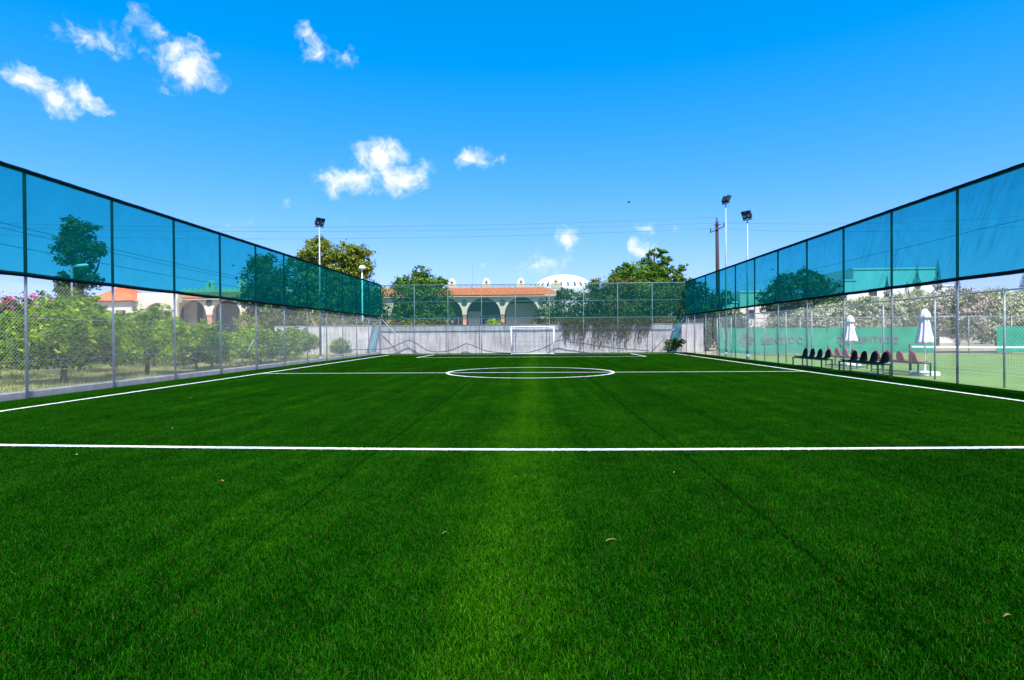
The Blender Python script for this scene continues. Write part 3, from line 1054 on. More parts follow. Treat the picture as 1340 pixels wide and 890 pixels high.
# ------------------------------------------------------------------ end wall with hose
mb = MB()
wx0, wx1, WY = -20.6, 13.0, 45.9
mb.box((wx0, WY, -.1), (wx1, WY + .25, 2.19))
w = mb.build('concrete_wall', M['concrete'], origin=(wx0, WY, 0))
tag(w, 'long grey concrete wall closing the far end behind the goal', 'wall')
m = MB()
xs = np.arange(wx0, wx1 - .01, 2.35)
g = random.Random(5)
for x in xs:
    m.box((x + .004, WY - .03, 2.193), (min(x + 2.34, wx1), WY + .28, 2.24 + g.uniform(-.006, .006)))
cp = m.build('coping', M['kerb'], w, origin=(wx0, WY, 0))

hp = [(-14.2, 45.55, .35), (-11.84, 45.5, .38), (-10.9, 45.5, .62), (-9.85, 45.5, 1.05), (-9.2, 45.5, .8), (-8.4, 45.5, .3), (-7.6, 45.5, .14), (-6.66, 45.5, .22), (-5.9, 45.5, .5), (-5.28, 45.5, .76), (-4.5, 45.5, .5), (-3.77, 45.5, .2), (-2.6, 45.5, .05), (-1.4, 45.5, .03),
      (-.5, 45.5, .06), (.7, 45.5, .4), (1.85, 45.5, .98), (2.6, 45.5, .86), (3.73, 45.5, .74), (5.6, 45.5, .42), (8.8, 45.5, .12)]


m = MB(); m.tube(smooth_path(hp), .032, 8)
tag(m.build('hose', M['hosem'], origin=(-14.2, 45.55, 0), smooth=True), 'black irrigation hose hanging in waves along the end fence', 'hose')

# ------------------------------------------------------------------ goal
gx0, gx1, gy = -1.68, 1.38, 42.62
root = empty('football_goal', ((gx0 + gx1) / 2, gy, 0), 'white football goal with white net at the far end', 'goal')
m = MB()
m.tube([(gx0, gy, 0), (gx0, gy, 2.0)], .045, 10); m.tube([(gx1, gy, 0), (gx1, gy, 2.0)], .045, 10)
m.tube([(gx0 - .045, gy, 2.0), (gx1 + .045, gy, 2.0)], .045, 10)
m.build('goal_frame', M['whitepaint'], root, smooth=True)
m = MB()
for x in (gx0, gx1):
    m.tube(smooth_path([(x, gy, 1.98), (x, gy + .55, 1.9), (x, gy + .8, 1.3), (x, gy + 1.0, .03)]), .022, 8)
    m.tube([(x, gy, .03), (x, gy + 1.0, .03)], .022, 8)
m.tube([(gx0, gy + 1.0, .03), (gx1, gy + 1.0, .03)], .03, 8)
m.tube([(gx0, gy + .5, 1.9), (gx1, gy + .5, 1.9)], .02, 8)
m.build('net_support', M['whitepaint'], root, smooth=True)
m = MB()
cr = .004
prof = smooth_path([(0, .05, 1.97), (0, .52, 1.85), (0, .75, 1.3), (0, .97, .05)], 8)
for i in range(26):
    x = gx0 + (gx1 - gx0) * i / 25
    m.tube([(x, gy + p.y, p.z - .06 * math.sin(PI * i / 25)) for p in prof], cr, 3)
for p in prof[1::2]:
    m.tube([(gx0 + (gx1 - gx0) * i / 12, gy + p.y, p.z - .06 * math.sin(PI * i / 12)) for i in range(13)], cr, 3)
for x in (gx0, gx1):
    for p in prof[2::3]:
        m.tube([(x, gy, p.z), (x, gy + p.y, p.z)], cr, 3)
m.build('net', M['net_white'], root)


# ------------------------------------------------------------------ benches
def seat_mesh(mat):
    """moulded shell: pan then a domed back"""
    prof = [(-.21, .0), (-.2, .018), (-.15, .012), (-.08, .0), (.0, -.008), (.08, -.004), (.14, .012), (.175, .05), (.195, .11), (.205, .18), (.21, .25), (.215, .31), (.218, .345), (.219, .362)]
    wid = [.19, .2, .205, .21, .21, .21, .212, .214, .212, .2, .178, .135, .085, .03]
    nv = 10
    vs = []; fs = []
    for (d, z), w_ in zip(prof, wid):
        for j in range(nv + 1):
            t = -1 + 2 * j / nv
            lift = .022 * t * t if z < .1 else 0
            fwd = -.03 * t * t if z >= .05 else 0
            vs.append((d + fwd, w_ * t, z + lift))
    for i in range(len(prof) - 1):
        for j in range(nv):
            k = i * (nv + 1) + j
            fs.append((k, k + 1, k + nv + 2, k + nv + 1))
    me = bpy.data.meshes.new('seat')
    me.from_pydata(vs, [], fs)
    me.materials.append(mat)
    me.polygons.foreach_set('use_smooth', [True] * len(fs))
    import bmesh
    bm = bmesh.new(); bm.from_mesh(me)
    bmesh.ops.recalc_face_normals(bm, faces=bm.faces)
    bmesh.ops.solidify(bm, geom=bm.faces[:], thickness=.014)
    bm.to_mesh(me); bm.free()
    return me


SEAT_B, SEAT_R = seat_mesh(M['blackplastic']), seat_mesh(M['redplastic'])


def bench(loc, length, nseat, seatme, label, flip, group):
    """local: x across (front at -x), y along"""
    root = empty('bench', loc, label, 'bench', group, PI if flip else 0)
    hz = .43; L = length
    leg = MB(); leg.box((-.02, -.02, 0), (.02, .02, hz - .04))
    lm = None
    for y in (.03, L - .03):
        for x in (-.19, .2):
            if lm is None:
                o = leg.build('leg', M['greenmetal'], root, origin=(0, 0, 0)); lm = o.data
            else:
                o = link('leg', lm, root)
            o.location = (x, y, 0)
    f = MB()
    for x in (-.19, .2):
        f.box((x - .02, 0, hz - .04), (x + .02, L, hz))
    for y in (.03, L - .03):
        f.box((-.17, y - .018, hz - .038), (.18, y + .018, hz - .002))
        f.box((-.17, y - .015, .06), (.18, y + .015, .09))
    f.box((.187, .05, .062), (.213, L - .05, .088))
    f.box((-.203, .05, .062), (-.177, L - .05, .088))
    f.build('frame', M['greenmetal'], root, origin=(0, 0, 0))
    for i in range(nseat):
        o = link('seat', seatme, root)
        o.location = (0.02, L * (i + .5) / nseat, hz + .012)
    return root


gB = 'black seated benches inside the pitch'
bench((10.98, 22.55, 0), 2.5, 4, SEAT_B, 'black four seat bench on the turf, farther from the camera', False, gB)
bench((11.0, 18.95, 0), 2.4, 4, SEAT_B, 'black four seat bench on the turf, nearer to the camera', False, gB)
gR = 'red seated benches beside the tennis court'
bench((12.6, 22.2, 0), 2.7, 4, SEAT_R, 'red four seat bench beside the nearer closed parasol', True, gR)
bench((12.75, 25.9, 0), 2.5, 4, SEAT_R, 'red bench mostly hidden behind the farther black bench', True, gR)


# ------------------------------------------------------------------ parasols
def parasol(loc, label, sc=1.0, seed=0):
    root = empty('parasol', loc, label, 'parasol', 'closed parasols beside the tennis court')
    g = random.Random(seed)
    m = MB(); m.tube([(0, 0, .0), (0, 0, 2.15 * sc)], .022, 10); m.build('pole', M['whitepaint'], root, origin=(0, 0, 0), smooth=True)
    m = MB()
    b = .3
    m.add([(-b, -b, 0), (b, -b, 0), (b, b, 0), (-b, b, 0), (-b, -b, .1), (b, -b, .1), (b, b, .1), (-b, b, .1), (-b + .05, -b + .05, .13), (b - .05, -b + .05, .13), (b - .05, b - .05, .13), (-b + .05, b - .05, .13)],
          [(0, 1, 5, 4), (1, 2, 6, 5), (2, 3, 7, 6), (3, 0, 4, 7), (4, 5, 9, 8), (5, 6, 10, 9), (6, 7, 11, 10), (7, 4, 8, 11), (8, 9, 10, 11)])
    m.tube([(0, 0, .12), (0, 0, .45)], .035, 10)
    m.build('base', M['whitepaint'], root, origin=(0, 0, 0))
    amp = [g.uniform(.6, 1.2) for _ in range(48)]
    def pl(k, z):
        return .24 * math.sin(k * 2 * PI * 8 / 48 + .4 * math.sin(z * 3)) * amp[k // 6 * 6 % 48] + .05 * math.sin(k * 1.9 + z * 5)
    m = MB()
    m.lathe([(.03, 1.93 * sc), (.09, 1.9 * sc), (.12, 1.78 * sc), (.14, 1.6 * sc), (.165, 1.42 * sc), (.2, 1.25 * sc), (.228, 1.12 * sc), (.238, 1.05 * sc), (.18, 1.07 * sc), (.1, 1.2 * sc)], 48, pleat=pl)
    m.build('canopy', M['canvas'], root, origin=(0, 0, 0), smooth=True)
    m = MB()
    m.lathe([(.005, 2.21 * sc), (.05, 2.19 * sc), (.11, 2.1 * sc), (.15, 2.0 * sc), (.168, 1.92 * sc), (.163, 1.895 * sc), (.12, 1.91 * sc)], 48, pleat=lambda k, z: .35 * pl(k, z))
    m.build('vent_cap', M['canvas'], root, origin=(0, 0, 0), smooth=True)
    return root


parasol((12.95, 20.05, 0), 'closed white parasol behind the red bench, nearer to the camera', 1.0, 1)
parasol((13.65, 26.0, 0), 'closed white parasol behind the black benches, farther away', .99, 2)

# tennis net
root = empty('tennis_net', (20.95, 22.5, 0), 'low tennis net with white top band across the court', 'net')
for x in (14.0, 27.9):
    m = MB(); m.tube([(x, 22.5, -.05), (x, 22.5, 1.0)], .045, 10); m.build('net_post', M['darkmetal'], root, smooth=True)
m = MB()
def ntop(x): return .86 + .06 * ((x - 20.95) / 7) ** 2
for i in range(40):
    xa, xb = 14.05 + 13.8 * i / 40, 14.05 + 13.8 * (i + 1) / 40
    for y in (22.485, 22.515):
        m.quad((xa, y, ntop(xa) - .06), (xb, y, ntop(xb) - .06), (xb, y, ntop(xb)), (xa, y, ntop(xa)))
    m.quad((xa, 22.485, ntop(xa)), (xb, 22.485, ntop(xb)), (xb, 22.515, ntop(xb)), (xa, 22.515, ntop(xa)))
m.build('top_band', M['net_white'], root)
m = MB()
for i in range(139):
    x = 14.05 + .1 * i
    m.tube([(x, 22.5, .02), (x, 22.5, ntop(x) - .05)], .0018, 3, False)
for j in range(12):
    z = .05 + j * .065
    m.tube([(14.05, 22.5, z), (27.85, 22.5, z)], .0018, 3, False)
m.build('mesh', M['tennisnet'], root)


# ------------------------------------------------------------------ floodlights, lamps, poles, cables
def floodlight(loc, h, label, face, base_h=0, r=.06):
    """face: azimuth (from +Y to +X) the lamps look to"""
    root = empty('floodlight', loc, label, 'floodlight', 'floodlight masts round the pitch')
    x, y, _ = loc
    m = MB()
    m.tube([(x, y, -.05), (x, y, h * .5), (x, y, h - .25)], [r * 1.15, r * .85, r * .6], 10)
    m.tube([(x, y, 0), (x, y, .25)], r * 1.6, 10)
    m.build('mast', M['galv'], root, smooth=True)
    d = Vector((math.sin(face), math.cos(face), 0)); s_ = Vector((d.y, -d.x, 0))
    c = Vector((x, y, h - .22))
    m = MB(); m.tube([c - s_ * .3, c + s_ * .3], .025, 8); m.build('crossarm', M['darkmetal'], root)
    for q in (-.145, .145):
        cc = c + s_ * q + Vector((0, 0, .29)) + d * .05
        tilt = d * math.cos(R(28)) - Vector((0, 0, math.sin(R(28))))      # lamp looks outwards and down
        upv = tilt.cross(s_).normalized()
        if upv.z < 0: upv = -upv
        m = MB()
        fr = []; bk = []
        for (a_, b_) in ((-.12, -.24), (.12, -.24), (.12, .24), (-.12, .24)):
            fr.append(cc + s_ * a_ + upv * b_ + tilt * .08); bk.append(cc + s_ * a_ * .7 + upv * b_ * .75 - tilt * .12)
        m.add(fr + bk, [(0, 1, 2, 3), (7, 6, 5, 4), (0, 4, 5, 1), (1, 5, 6, 2), (2, 6, 7, 3), (3, 7, 4, 0)])
        m.tube([c + s_ * q - d * .02, cc - tilt * .05], .02, 6)
        lo = m.build('lamp_head', M['darkmetal'], root)
        m = MB()
        k = 16
        ring = []
        for i in range(k):
            t = 2 * PI * i / k
            ring.append(cc + s_ * (.075 * math.cos(t)) + upv * (-.06 + .085 * math.sin(t)) + tilt * .084)
        m.add(ring, [tuple(range(k))])
        m.build('reflector', M['lampglass'], lo, origin=root.location)
    return root


floodlight((-12.35, 33.5, 0), 7.95, 'floodlight mast behind the left fence', R(125))
floodlight((11.95, 33.5, 0), 8.0, 'shorter of the two floodlight masts at the right fence, lamps towards the pitch', R(-125))
floodlight((11.98, 37.3, 0), 9.75, 'tallest floodlight mast with lamps turned away over the tennis court', R(60))

# street lamps
root = empty('street_lamp', (-14.75, 50, 0), 'white street lamp with round head behind the end wall', 'street lamp')
m = MB(); m.tube([(-14.75, 50, 0), (-14.75, 50, 7.2)], [.08, .055], 10); m.build('pole', M['whitepaint'], root, smooth=True)
m = MB(); m.lathe([(.02, 7.5), (.14, 7.47), (.24, 7.38), (.28, 7.25), (.26, 7.15), (.1, 7.12), (.05, 7.0)], 20, (-14.75, 50)); m.build('lamp_head', M['whitepaint'], root, smooth=True)
root = empty('street_lamp', (-24.25, 30, 0), 'grey street lamp with short arm among the orchard trees', 'street lamp')
m = MB(); m.tube([(-24.25, 30, 0), (-24.25, 30, 5.05), (-24.2, 30, 5.15), (-23.75, 30, 5.22)], [.055, .045, .04, .035], 8); m.build('pole', M['galv'], root, smooth=True)
m = MB(); m.tube([(-24.0, 30, 5.18), (-23.9, 30, 5.2), (-23.45, 30, 5.24), (-23.35, 30, 5.23)], [.04, .085, .08, .03], 8); m.build('lamp_head', M['whitepaint'], root, smooth=True)


def utility_pole(loc, h, label, lean=0):
    x, y, _ = loc
    root = empty('utility_pole', loc, label, 'utility pole')
    m = MB(); m.tube([(x + lean, y, 0), (x + lean * .5, y, h * .5), (x, y, h)], [.2, .17, .13], 10); m.build('pole', M['wood'], root, smooth=True)
    m = MB(); m.tube([(x - .62, y - .17, h - 1.0), (x + .62, y - .17, h - .45)], .05, 6)
    m.tube([(x - .3, y - .17, h - .35), (x + .3, y - .17, h - .3)], .035, 6)
    m.build('crossarm', M['wood'], root)
    for (dx, z0) in ((-.58, h - 1.0), (.55, h - .5), (0, h)):
        m = MB(); m.lathe([(.02, z0), (.055, z0 + .1), (.035, z0 + .16), (.06, z0 + .24), (.03, z0 + .34), (.005, z0 + .36)], 10, (x + dx, y - (.17 if dx else 0)))
        m.build('insulator', M['darkmetal'], root, smooth=True)
    return root


utility_pole((15.93, 52, 0), 11.2, 'dark wooden utility pole behind the right end of the pitch', .12)
utility_pole((-22.4, 51.5, 0), 6.6, 'wooden utility pole hidden in the tall trees on the left')


def cable(p, q, sag, label, r=.012, grp='power cables'):
    p = Vector(p); q = Vector(q)
    pts = []
    for i in range(41):
        t = i / 40
        v = p.lerp(q, t); v.z -= sag * 4 * t * (1 - t)
        pts.append(v)
    m = MB(); m.tube(pts, r, 5)
    return tag(m.build('power_cable', M['cable'], origin=tuple(p), smooth=True), label, 'cable', grp)


cable((15.35, 51.83, 10.55), (-75, 54, 12.6), 1.15, 'lowest power cable running left from the wooden pole above the end wall')
cable((16.48, 51.83, 11.05), (-75, 53.2, 13.1), 1.05, 'middle power cable running left from the wooden pole above the end wall')
cable((15.93, 52, 11.55), (-75, 52.5, 13.5), 1.15, 'topmost power cable running left from the wooden pole above the end wall')
cable((16.48, 51.83, 11.05), (70, 50, 14.6), 1.6, 'upper power cable running right from the wooden pole over the tennis court')
cable((15.35, 51.83, 10.55), (70, 51, 13.4), 1.6, 'lower power cable running right from the wooden pole over the tennis court')
cable((-22.4, 51.4, 5.95), (-22, 2, 7.1), .35, 'upper cable crossing behind the left shade net above the orchard', .014)
cable((-22.4, 51.4, 5.75), (-22.3, 2, 6.95), .35, 'middle cable crossing behind the left shade net above the orchard', .012)
cable((-22.4, 51.4, 5.2), (-22, 2, 6.1), .35, 'lower cable crossing behind the left shade net above the orchard', .014)

# aerial on the arcade building roof is a thin mast of its own
m = MB(); m.tube([(-6.95, 66.5, 6.6), (-6.95, 66.5, 9.25)], .03, 6); m.tube([(-7.2, 66.5, 8.6), (-6.7, 66.5, 8.6)], .02, 5); m.tube([(-7.1, 66.5, 8.9), (-6.8, 66.5, 8.9)], .02, 5)
tag(m.build('aerial', M['galv'], origin=(-6.95, 66.5, 6.6)), 'thin metal aerial standing on the arcaded building roof', 'aerial')


# ------------------------------------------------------------------ buildings
def arcade_wall(mb, cxs, bay, r, zs, zt, y, th):
    n = 20
    for cx in cxs:
        xl, xr = cx - bay / 2, cx + bay / 2
        for yy in (y, y + th):
            for (a_, b_) in ((xl, cx - r), (cx + r, xr)):
                mb.quad((a_, yy, zs), (b_, yy, zs), (b_, yy, zt), (a_, yy, zt))
            for i in range(n):
                t0, t1 = PI - PI * i / n, PI - PI * (i + 1) / n
                x0, z0, x1, z1 = cx + r * math.cos(t0), zs + r * math.sin(t0), cx + r * math.cos(t1), zs + r * math.sin(t1)
                mb.quad((x0, yy, z0), (x1, yy, z1), (x1, yy, zt), (x0, yy, zt))
        for i in range(n):
            t0, t1 = PI - PI * i / n, PI - PI * (i + 1) / n
            x0, z0, x1, z1 = cx + r * math.cos(t0), zs + r * math.sin(t0), cx + r * math.cos(t1), zs + r * math.sin(t1)
            mb.quad((x0, y, z0), (x0, y + th, z0), (x1, y + th, z1), (x1, y, z1))
        for (a_, b_) in ((xl, cx - r), (cx + r, xr)):
            mb.quad((a_, y, zs), (a_, y + th, zs), (b_, y + th, zs), (b_, y, zs))
    xa, xb = min(cxs) - bay / 2, max(cxs) + bay / 2
    mb.quad((xa, y, zt), (xb, y, zt), (xb, y + th, zt), (xa, y + th, zt))
    mb.quad((xa, y, zs), (xa, y, zt), (xa, y + th, zt), (xa, y + th, zs))
    mb.quad((xb, y, zs), (xb, y, zt), (xb, y + th, zt), (xb, y + th, zs))


def tile_roof(mb, x0, x1, y0, z0, y1, z1, hl=0, hr=0, step=.26):
    """sloping roof of barrel tiles, x range shrinking to the hips"""
    nr = 12; nc = int((x1 - x0) / step) * 4
    vs = []; fs = []
    for j in range(nr + 1):
        t = j / nr
        for i in range(nc + 1):
            s_ = i / nc
            x = (x0 + hl * t) + ((x1 - hr * t) - (x0 + hl * t)) * s_
            zz = z0 + (z1 - z0) * t + .055 * abs(math.sin(PI * x / step)) + (.03 * (1 - (j % 2)))
            vs.append((x, y0 + (y1 - y0) * t, zz))
    for j in range(nr):
        for i in range(nc):
            k = j * (nc + 1) + i
            fs.append((k, k + 1, k + nc + 2, k + nc + 1))
    mb.add(vs, fs)


def merlon(mb, x, y, z, w_, h_, th=.3, cross=True):
    n = 12
    pts = [(x - w_ / 2, z), (x + w_ / 2, z)]
    sh = h_ * .45
    pts += [(x + w_ / 2, z + sh)] + [(x + w_ * .36 * math.cos(PI * i / n), z + sh + (h_ - sh) * math.sin(PI * i / n)) for i in range(n + 1)] + [(x - w_ / 2, z + sh)]
    k = len(pts)
    mb.add([(p[0], y, p[1]) for p in pts] + [(p[0], y + th, p[1]) for p in pts],
           [tuple(range(k)), tuple(range(2 * k - 1, k - 1, -1))] + [(i, (i + 1) % k, k + (i + 1) % k, k + i) for i in range(k)])


def arcade_building(loc, label, cxs, bay, r, zs, ze, roof_d, zr, ypar, zp, mer, back, ext, doors, discs, hip_r=0, hip_l=0):
    x0, y, _ = loc
    root = empty('arcaded_building', loc, label, 'building')
    xa, xb = min(cxs) - bay / 2, max(cxs) + bay / 2
    m = MB(); arcade_wall(m, cxs, bay, r, zs, ze, y, .45)
    xe0, xe1 = xa - ext[0], xb + ext[1]
    if ext[0] > .05: m.box((xe0, y + .01, 0), (xa - .003, y + .44, ze))
    if ext[1] > .05: m.box((xb + .003, y + .01, 0), (xe1, y + .44, ze))
    m.build('arcade_wall', M['stucco'], root)
    cm = MB(); pw = (bay - 2 * r)
    cm.box((-pw / 2 * .8, .05, 0), (pw / 2 * .8, .4, zs - .12)); cm.box((-pw / 2, .0, zs - .117), (pw / 2, .45, zs - .003))
    pm = None
    for i in range(len(cxs) + 1):
        x = xa + i * bay
        if pm is None:
            o = cm.build('column', M['brickcol'], root, origin=(0, 0, 0)); pm = o.data
        else:
            o = link('column', pm, root)
        o.location = (x - x0, 0, 0)
    m = MB(); m.box((xe0, y + 4, 0), (xe1, y + 4.3, ze + .1))
    m.box((xe0 - .002, y + .46, -.01), (xe0 + .25, y + 3.99, ze - .01)); m.box((xe1 - .25, y + .46, -.01), (xe1 + .002, y + 3.99, ze - .01))
    m.box((xe0 + .26, y + .47, ze - .2), (xe1 - .26, y + 3.98, ze - .06))
    m.build('inner_wall', M['innerwall'], root)
    m = MB(); tile_roof(m, xe0 - .25, xe1 + .25, y - .45, ze + .02, y + roof_d, zr, hip_l, hip_r)
    m.build('roof', M['tile'], root)
    m = MB(); m.box((xe0 - .2, y - .38, ze - .1), (xe1 + .2, y - .003, ze + .0)); m.build('cornice', M['stucco'], root)
    m = MB(); m.box((xe0 + hip_l, y + ypar, ze), (xe1 - hip_r, y + ypar + .3, zp))
    g = random.Random(2)
    x = xe0 + hip_l + .3
    while x < xe1 - hip_r - .4:
        m.box((x, y + ypar + .01, zp + .002), (x + .3, y + ypar + .29, zp + .14)); x += .62
    m.build('parapet', M['creampara'], root)
    for q in mer:
        m = MB(); merlon(m, q, y + ypar - .06, zp - .3, 1.15, 1.28, .42); fo = m.build('finial', M['creampara'], root)
        m = MB(); m.box((q - .04, y + ypar - .09, zp + .2), (q + .04, y + ypar - .063, zp + .72)); m.box((q - .16, y + ypar - .088, zp + .46), (q + .16, y + ypar - .065, zp + .54))
        m.build('cross', M['darkvoid'], fo, origin=root.location)
    for (cx, kind, w_, h_) in doors:
        m = MB(); m.box((cx - w_ / 2, y + 3.9, 0), (cx + w_ / 2, y + 3.995, h_))
        d_ = m.build('door', M[kind], root)
        m = MB(); m.box((cx - w_ / 2 - .1, y + 3.93, 0), (cx - w_ / 2 - .005, y + 3.99, h_ + .1)); m.box((cx + w_ / 2 + .005, y + 3.93, 0), (cx + w_ / 2 + .1, y + 3.99, h_ + .1)); m.box((cx - w_ / 2, y + 3.93, h_ + .004), (cx + w_ / 2, y + 3.99, h_ + .1))
        m.build('door_frame', M['whitewall'], d_, origin=root.location)
    for (cx, cz) in discs:
        m = MB(); k = 20
        ring = [(cx + .33 * math.cos(2 * PI * i / k), y - .05, cz + .33 * math.sin(2 * PI * i / k)) for i in range(k)]
        ring2 = [(p[0], y + .002, p[2]) for p in ring]
        m.add(ring + ring2, [tuple(range(k))] + [(i, (i + 1) % k, k + (i + 1) % k, k + i) for i in range(k)])
        m.build('medallion', M['greendisc'], root)
    return root


B = 4.23
ccx = [-5.63 + B * k for k in (-2, -1, 0, 1)]
arcade_building((-5.63, 65, 0), 'arcaded building with orange tiled roof straight behind the goal wall', ccx, B, 1.88, 3.72, 5.75, 1.7, 6.72, 2.0, 6.95,
                [-9.4, -5.45, -1.5, 2.45], 4, (2.3, 2.05), [(-5.1, 'bluedoor', 2.5, 3.6), (-7.0, 'paledoor', 1.3, 4.1), (-1.4, 'paledoor', 3.6, 5.0), (-9.8, 'bluedoor', 1.6, 3.5)],
                [(-7.75, 5.0), (-3.52, 5.0), (.71, 5.0), (-11.98, 5.0)], hip_r=1.6)
B2 = 3.65
c2 = [-35.65 + B2 * k for k in (0, 1, 2, 3)]
arcade_building((-35.65, 60, 0), 'arcaded building with tiled roof behind the orchard trees', c2, B2, 1.5, 3.75, 5.4, 1.6, 6.15, 1.8, 6.5,
                [-34.7, -31.2, -27.7], 4, (.5, .5), [(-36.0, 'whitewall', 1.2, 4.6), (-31.9, 'whitewall', 1.3, 4.6), (-28.4, 'paledoor', 1.2, 3.6)],
                [(-33.83, 4.95), (-30.18, 4.95)])

# gate pavilion at the left of it
root = empty('pavilion', (-40.5, 58.2, 0), 'white pavilion with pyramid tiled roof at the left of the arcades', 'building')
m = MB(); arcade_wall(m, [-38.35], 3.9, 1.55, 3.4, 5.3, 58.6, .4)
m.box((-40.9, 58.61, 0), (-39.92, 58.99, 5.3)); m.box((-36.78, 58.61, 0), (-36.42, 58.99, 5.3))
m.box((-40.8, 59.0, 5.0), (-36.5, 61, 6.0))
m.box((-45.2, 58.4, 0), (-40.91, 62.4, 5.1))
m.box((-40.9, 62, 0), (-36.4, 62.3, 5.2))
m.build('wall', M['stucco'], root)
m = MB()
m.box((-44.2, 58.37, 2.2), (-43.2, 58.398, 4.2)); m.box((-42.6, 58.37, 2.2), (-41.6, 58.398, 4.2)); m.build('window', M['darkvoid'], root)
m = MB()
tile_roof(m, -45.6, -40.4, 58.0, 5.1, 60.4, 6.95, 2.5, 2.5)
m.add([(-45.6, 58.0, 5.1), (-45.6, 62.8, 5.1), (-43.0, 60.4, 6.95)], [(0, 1, 2)])
m.add([(-40.4, 58.0, 5.1), (-40.4, 62.8, 5.1), (-43.0, 60.4, 6.95)], [(0, 2, 1)])
m.add([(-45.6, 62.8, 5.1), (-40.4, 62.8, 5.1), (-43.0, 60.4, 6.95)], [(0, 1, 2)])
m.build('roof', M['tile'], root)

# dome
root = empty('domed_hall', (4.4, 90, 0), 'white ribbed dome rising behind the tiled roof', 'building')
m = MB(); m.lathe([(5.0, 0), (5.0, 8.2), (4.7, 8.4)], 40, (4.4, 90)); m.build('drum', M['whitewall'], root)
m = MB()
prof = [(4.6, 8.35), (4.45, 8.75), (4.0, 9.3), (3.3, 9.8), (2.3, 10.2), (1.2, 10.42), (.05, 10.5)]
m.lathe(prof, 56, (4.4, 90)); m.build('dome', M['dome'], root, smooth=True)
m = MB()
for k in range(28):
    t = 2 * PI * (k + .5) / 28
    c_, s_ = math.cos(t), math.sin(t)
    pts = []
    for (r_, z_) in ((4.6, 8.5), (4.48, 8.85), (4.22, 9.14)):
        for q in (-.12, .12):
            pts.append((4.4 + (r_ + .03) * c_ - q * s_, 90 + (r_ + .03) * s_ + q * c_, z_))
    m.add(pts, [(0, 1, 3, 2), (2, 3, 5, 4)])
m.build('window', M['darkvoid'], root)
m = MB(); m.tube([(4.4, 90, 10.45), (4.4, 90, 11.5)], .05, 6); m.box((4.15, 89.97, 11.1), (4.65, 90.03, 11.18)); m.build('finial', M['galv'], root)


def block_house(loc, boxes, wins, label, mat='whitewall'):
    root = empty('flat_roofed_house', loc, label, 'building')
    m = MB()
    for a_, b_ in boxes: m.box(a_, b_)
    m.build('wall', M[mat], root)
    for (x0, x1, z0, z1, y) in wins:
        m = MB(); m.box((x0, y - .02, z0), (x1, y + .05, z1)); wo = m.build('window', M['darkvoid'], root)
        m = MB(); m.box((x0 - .08, y - .03, z0 - .08), (x1 + .08, y + .03, z0 - .003)); m.build('sill', M['stucco'], wo, origin=root.location)
    m = MB()
    for a_, b_ in boxes:
        m.box((a_[0] - .1, a_[1] - .1, b_[2] + .003), (b_[0] + .1, b_[1] + .1, b_[2] + .2))
    m.build('roof_edge', M['whitewall'], root)
    return root


block_house((45, 76, 0), [((40.3, 76, 0), (50.5, 86, 9.35)), ((38.6, 75.4, 0), (40.29, 85, 7.9)), ((50.51, 76.5, 0), (53, 84, 7.2))],
            [(42, 43.6, 3.2, 5, 76), (46.2, 48.2, 3.2, 5, 76), (42.2, 43.2, 6.0, 6.9, 76)], 'large white flat roofed house beyond the flowering hedge')
block_house((26.5, 76, 0), [((22.6, 76, 0), (25.9, 82, 5.3)), ((26.0, 75.6, 0), (30.6, 83, 6.6))], [(26.8, 27.8, 3.2, 4.4, 75.6), (23.2, 24.2, 2.6, 3.8, 76)],
            'small cream house beside the utility pole', 'stucco')

# ------------------------------------------------------------------ trees
CIT = []


def citrus_proto(seed, h, rad):
    g = random.Random(seed)
    bl = [(0, 0, h * .55, rad * .85, rad * .85, h * .38)]
    for k in range(7):
        a_ = 2 * PI * k / 7 + g.uniform(-.3, .3); q = g.uniform(.5, .75) * rad
        bl.append((q * math.cos(a_), q * math.sin(a_), h * g.uniform(.32, .7), rad * g.uniform(.38, .54), rad * g.uniform(.38, .54), h * g.uniform(.18, .27)))
    for k in range(9):
        a_ = g.uniform(0, 6.28); q = g.uniform(.4, .85) * rad
        bl.append((q * math.cos(a_), q * math.sin(a_), h * g.uniform(.7, .95), rad * .1, rad * .1, h * .13))
    for k in range(4):
        a_ = g.uniform(0, 6.28); q = g.uniform(0, .4) * rad
        bl.append((q * math.cos(a_), q * math.sin(a_), h * g.uniform(.82, .95), rad * .24, rad * .24, h * .16))
    return bl


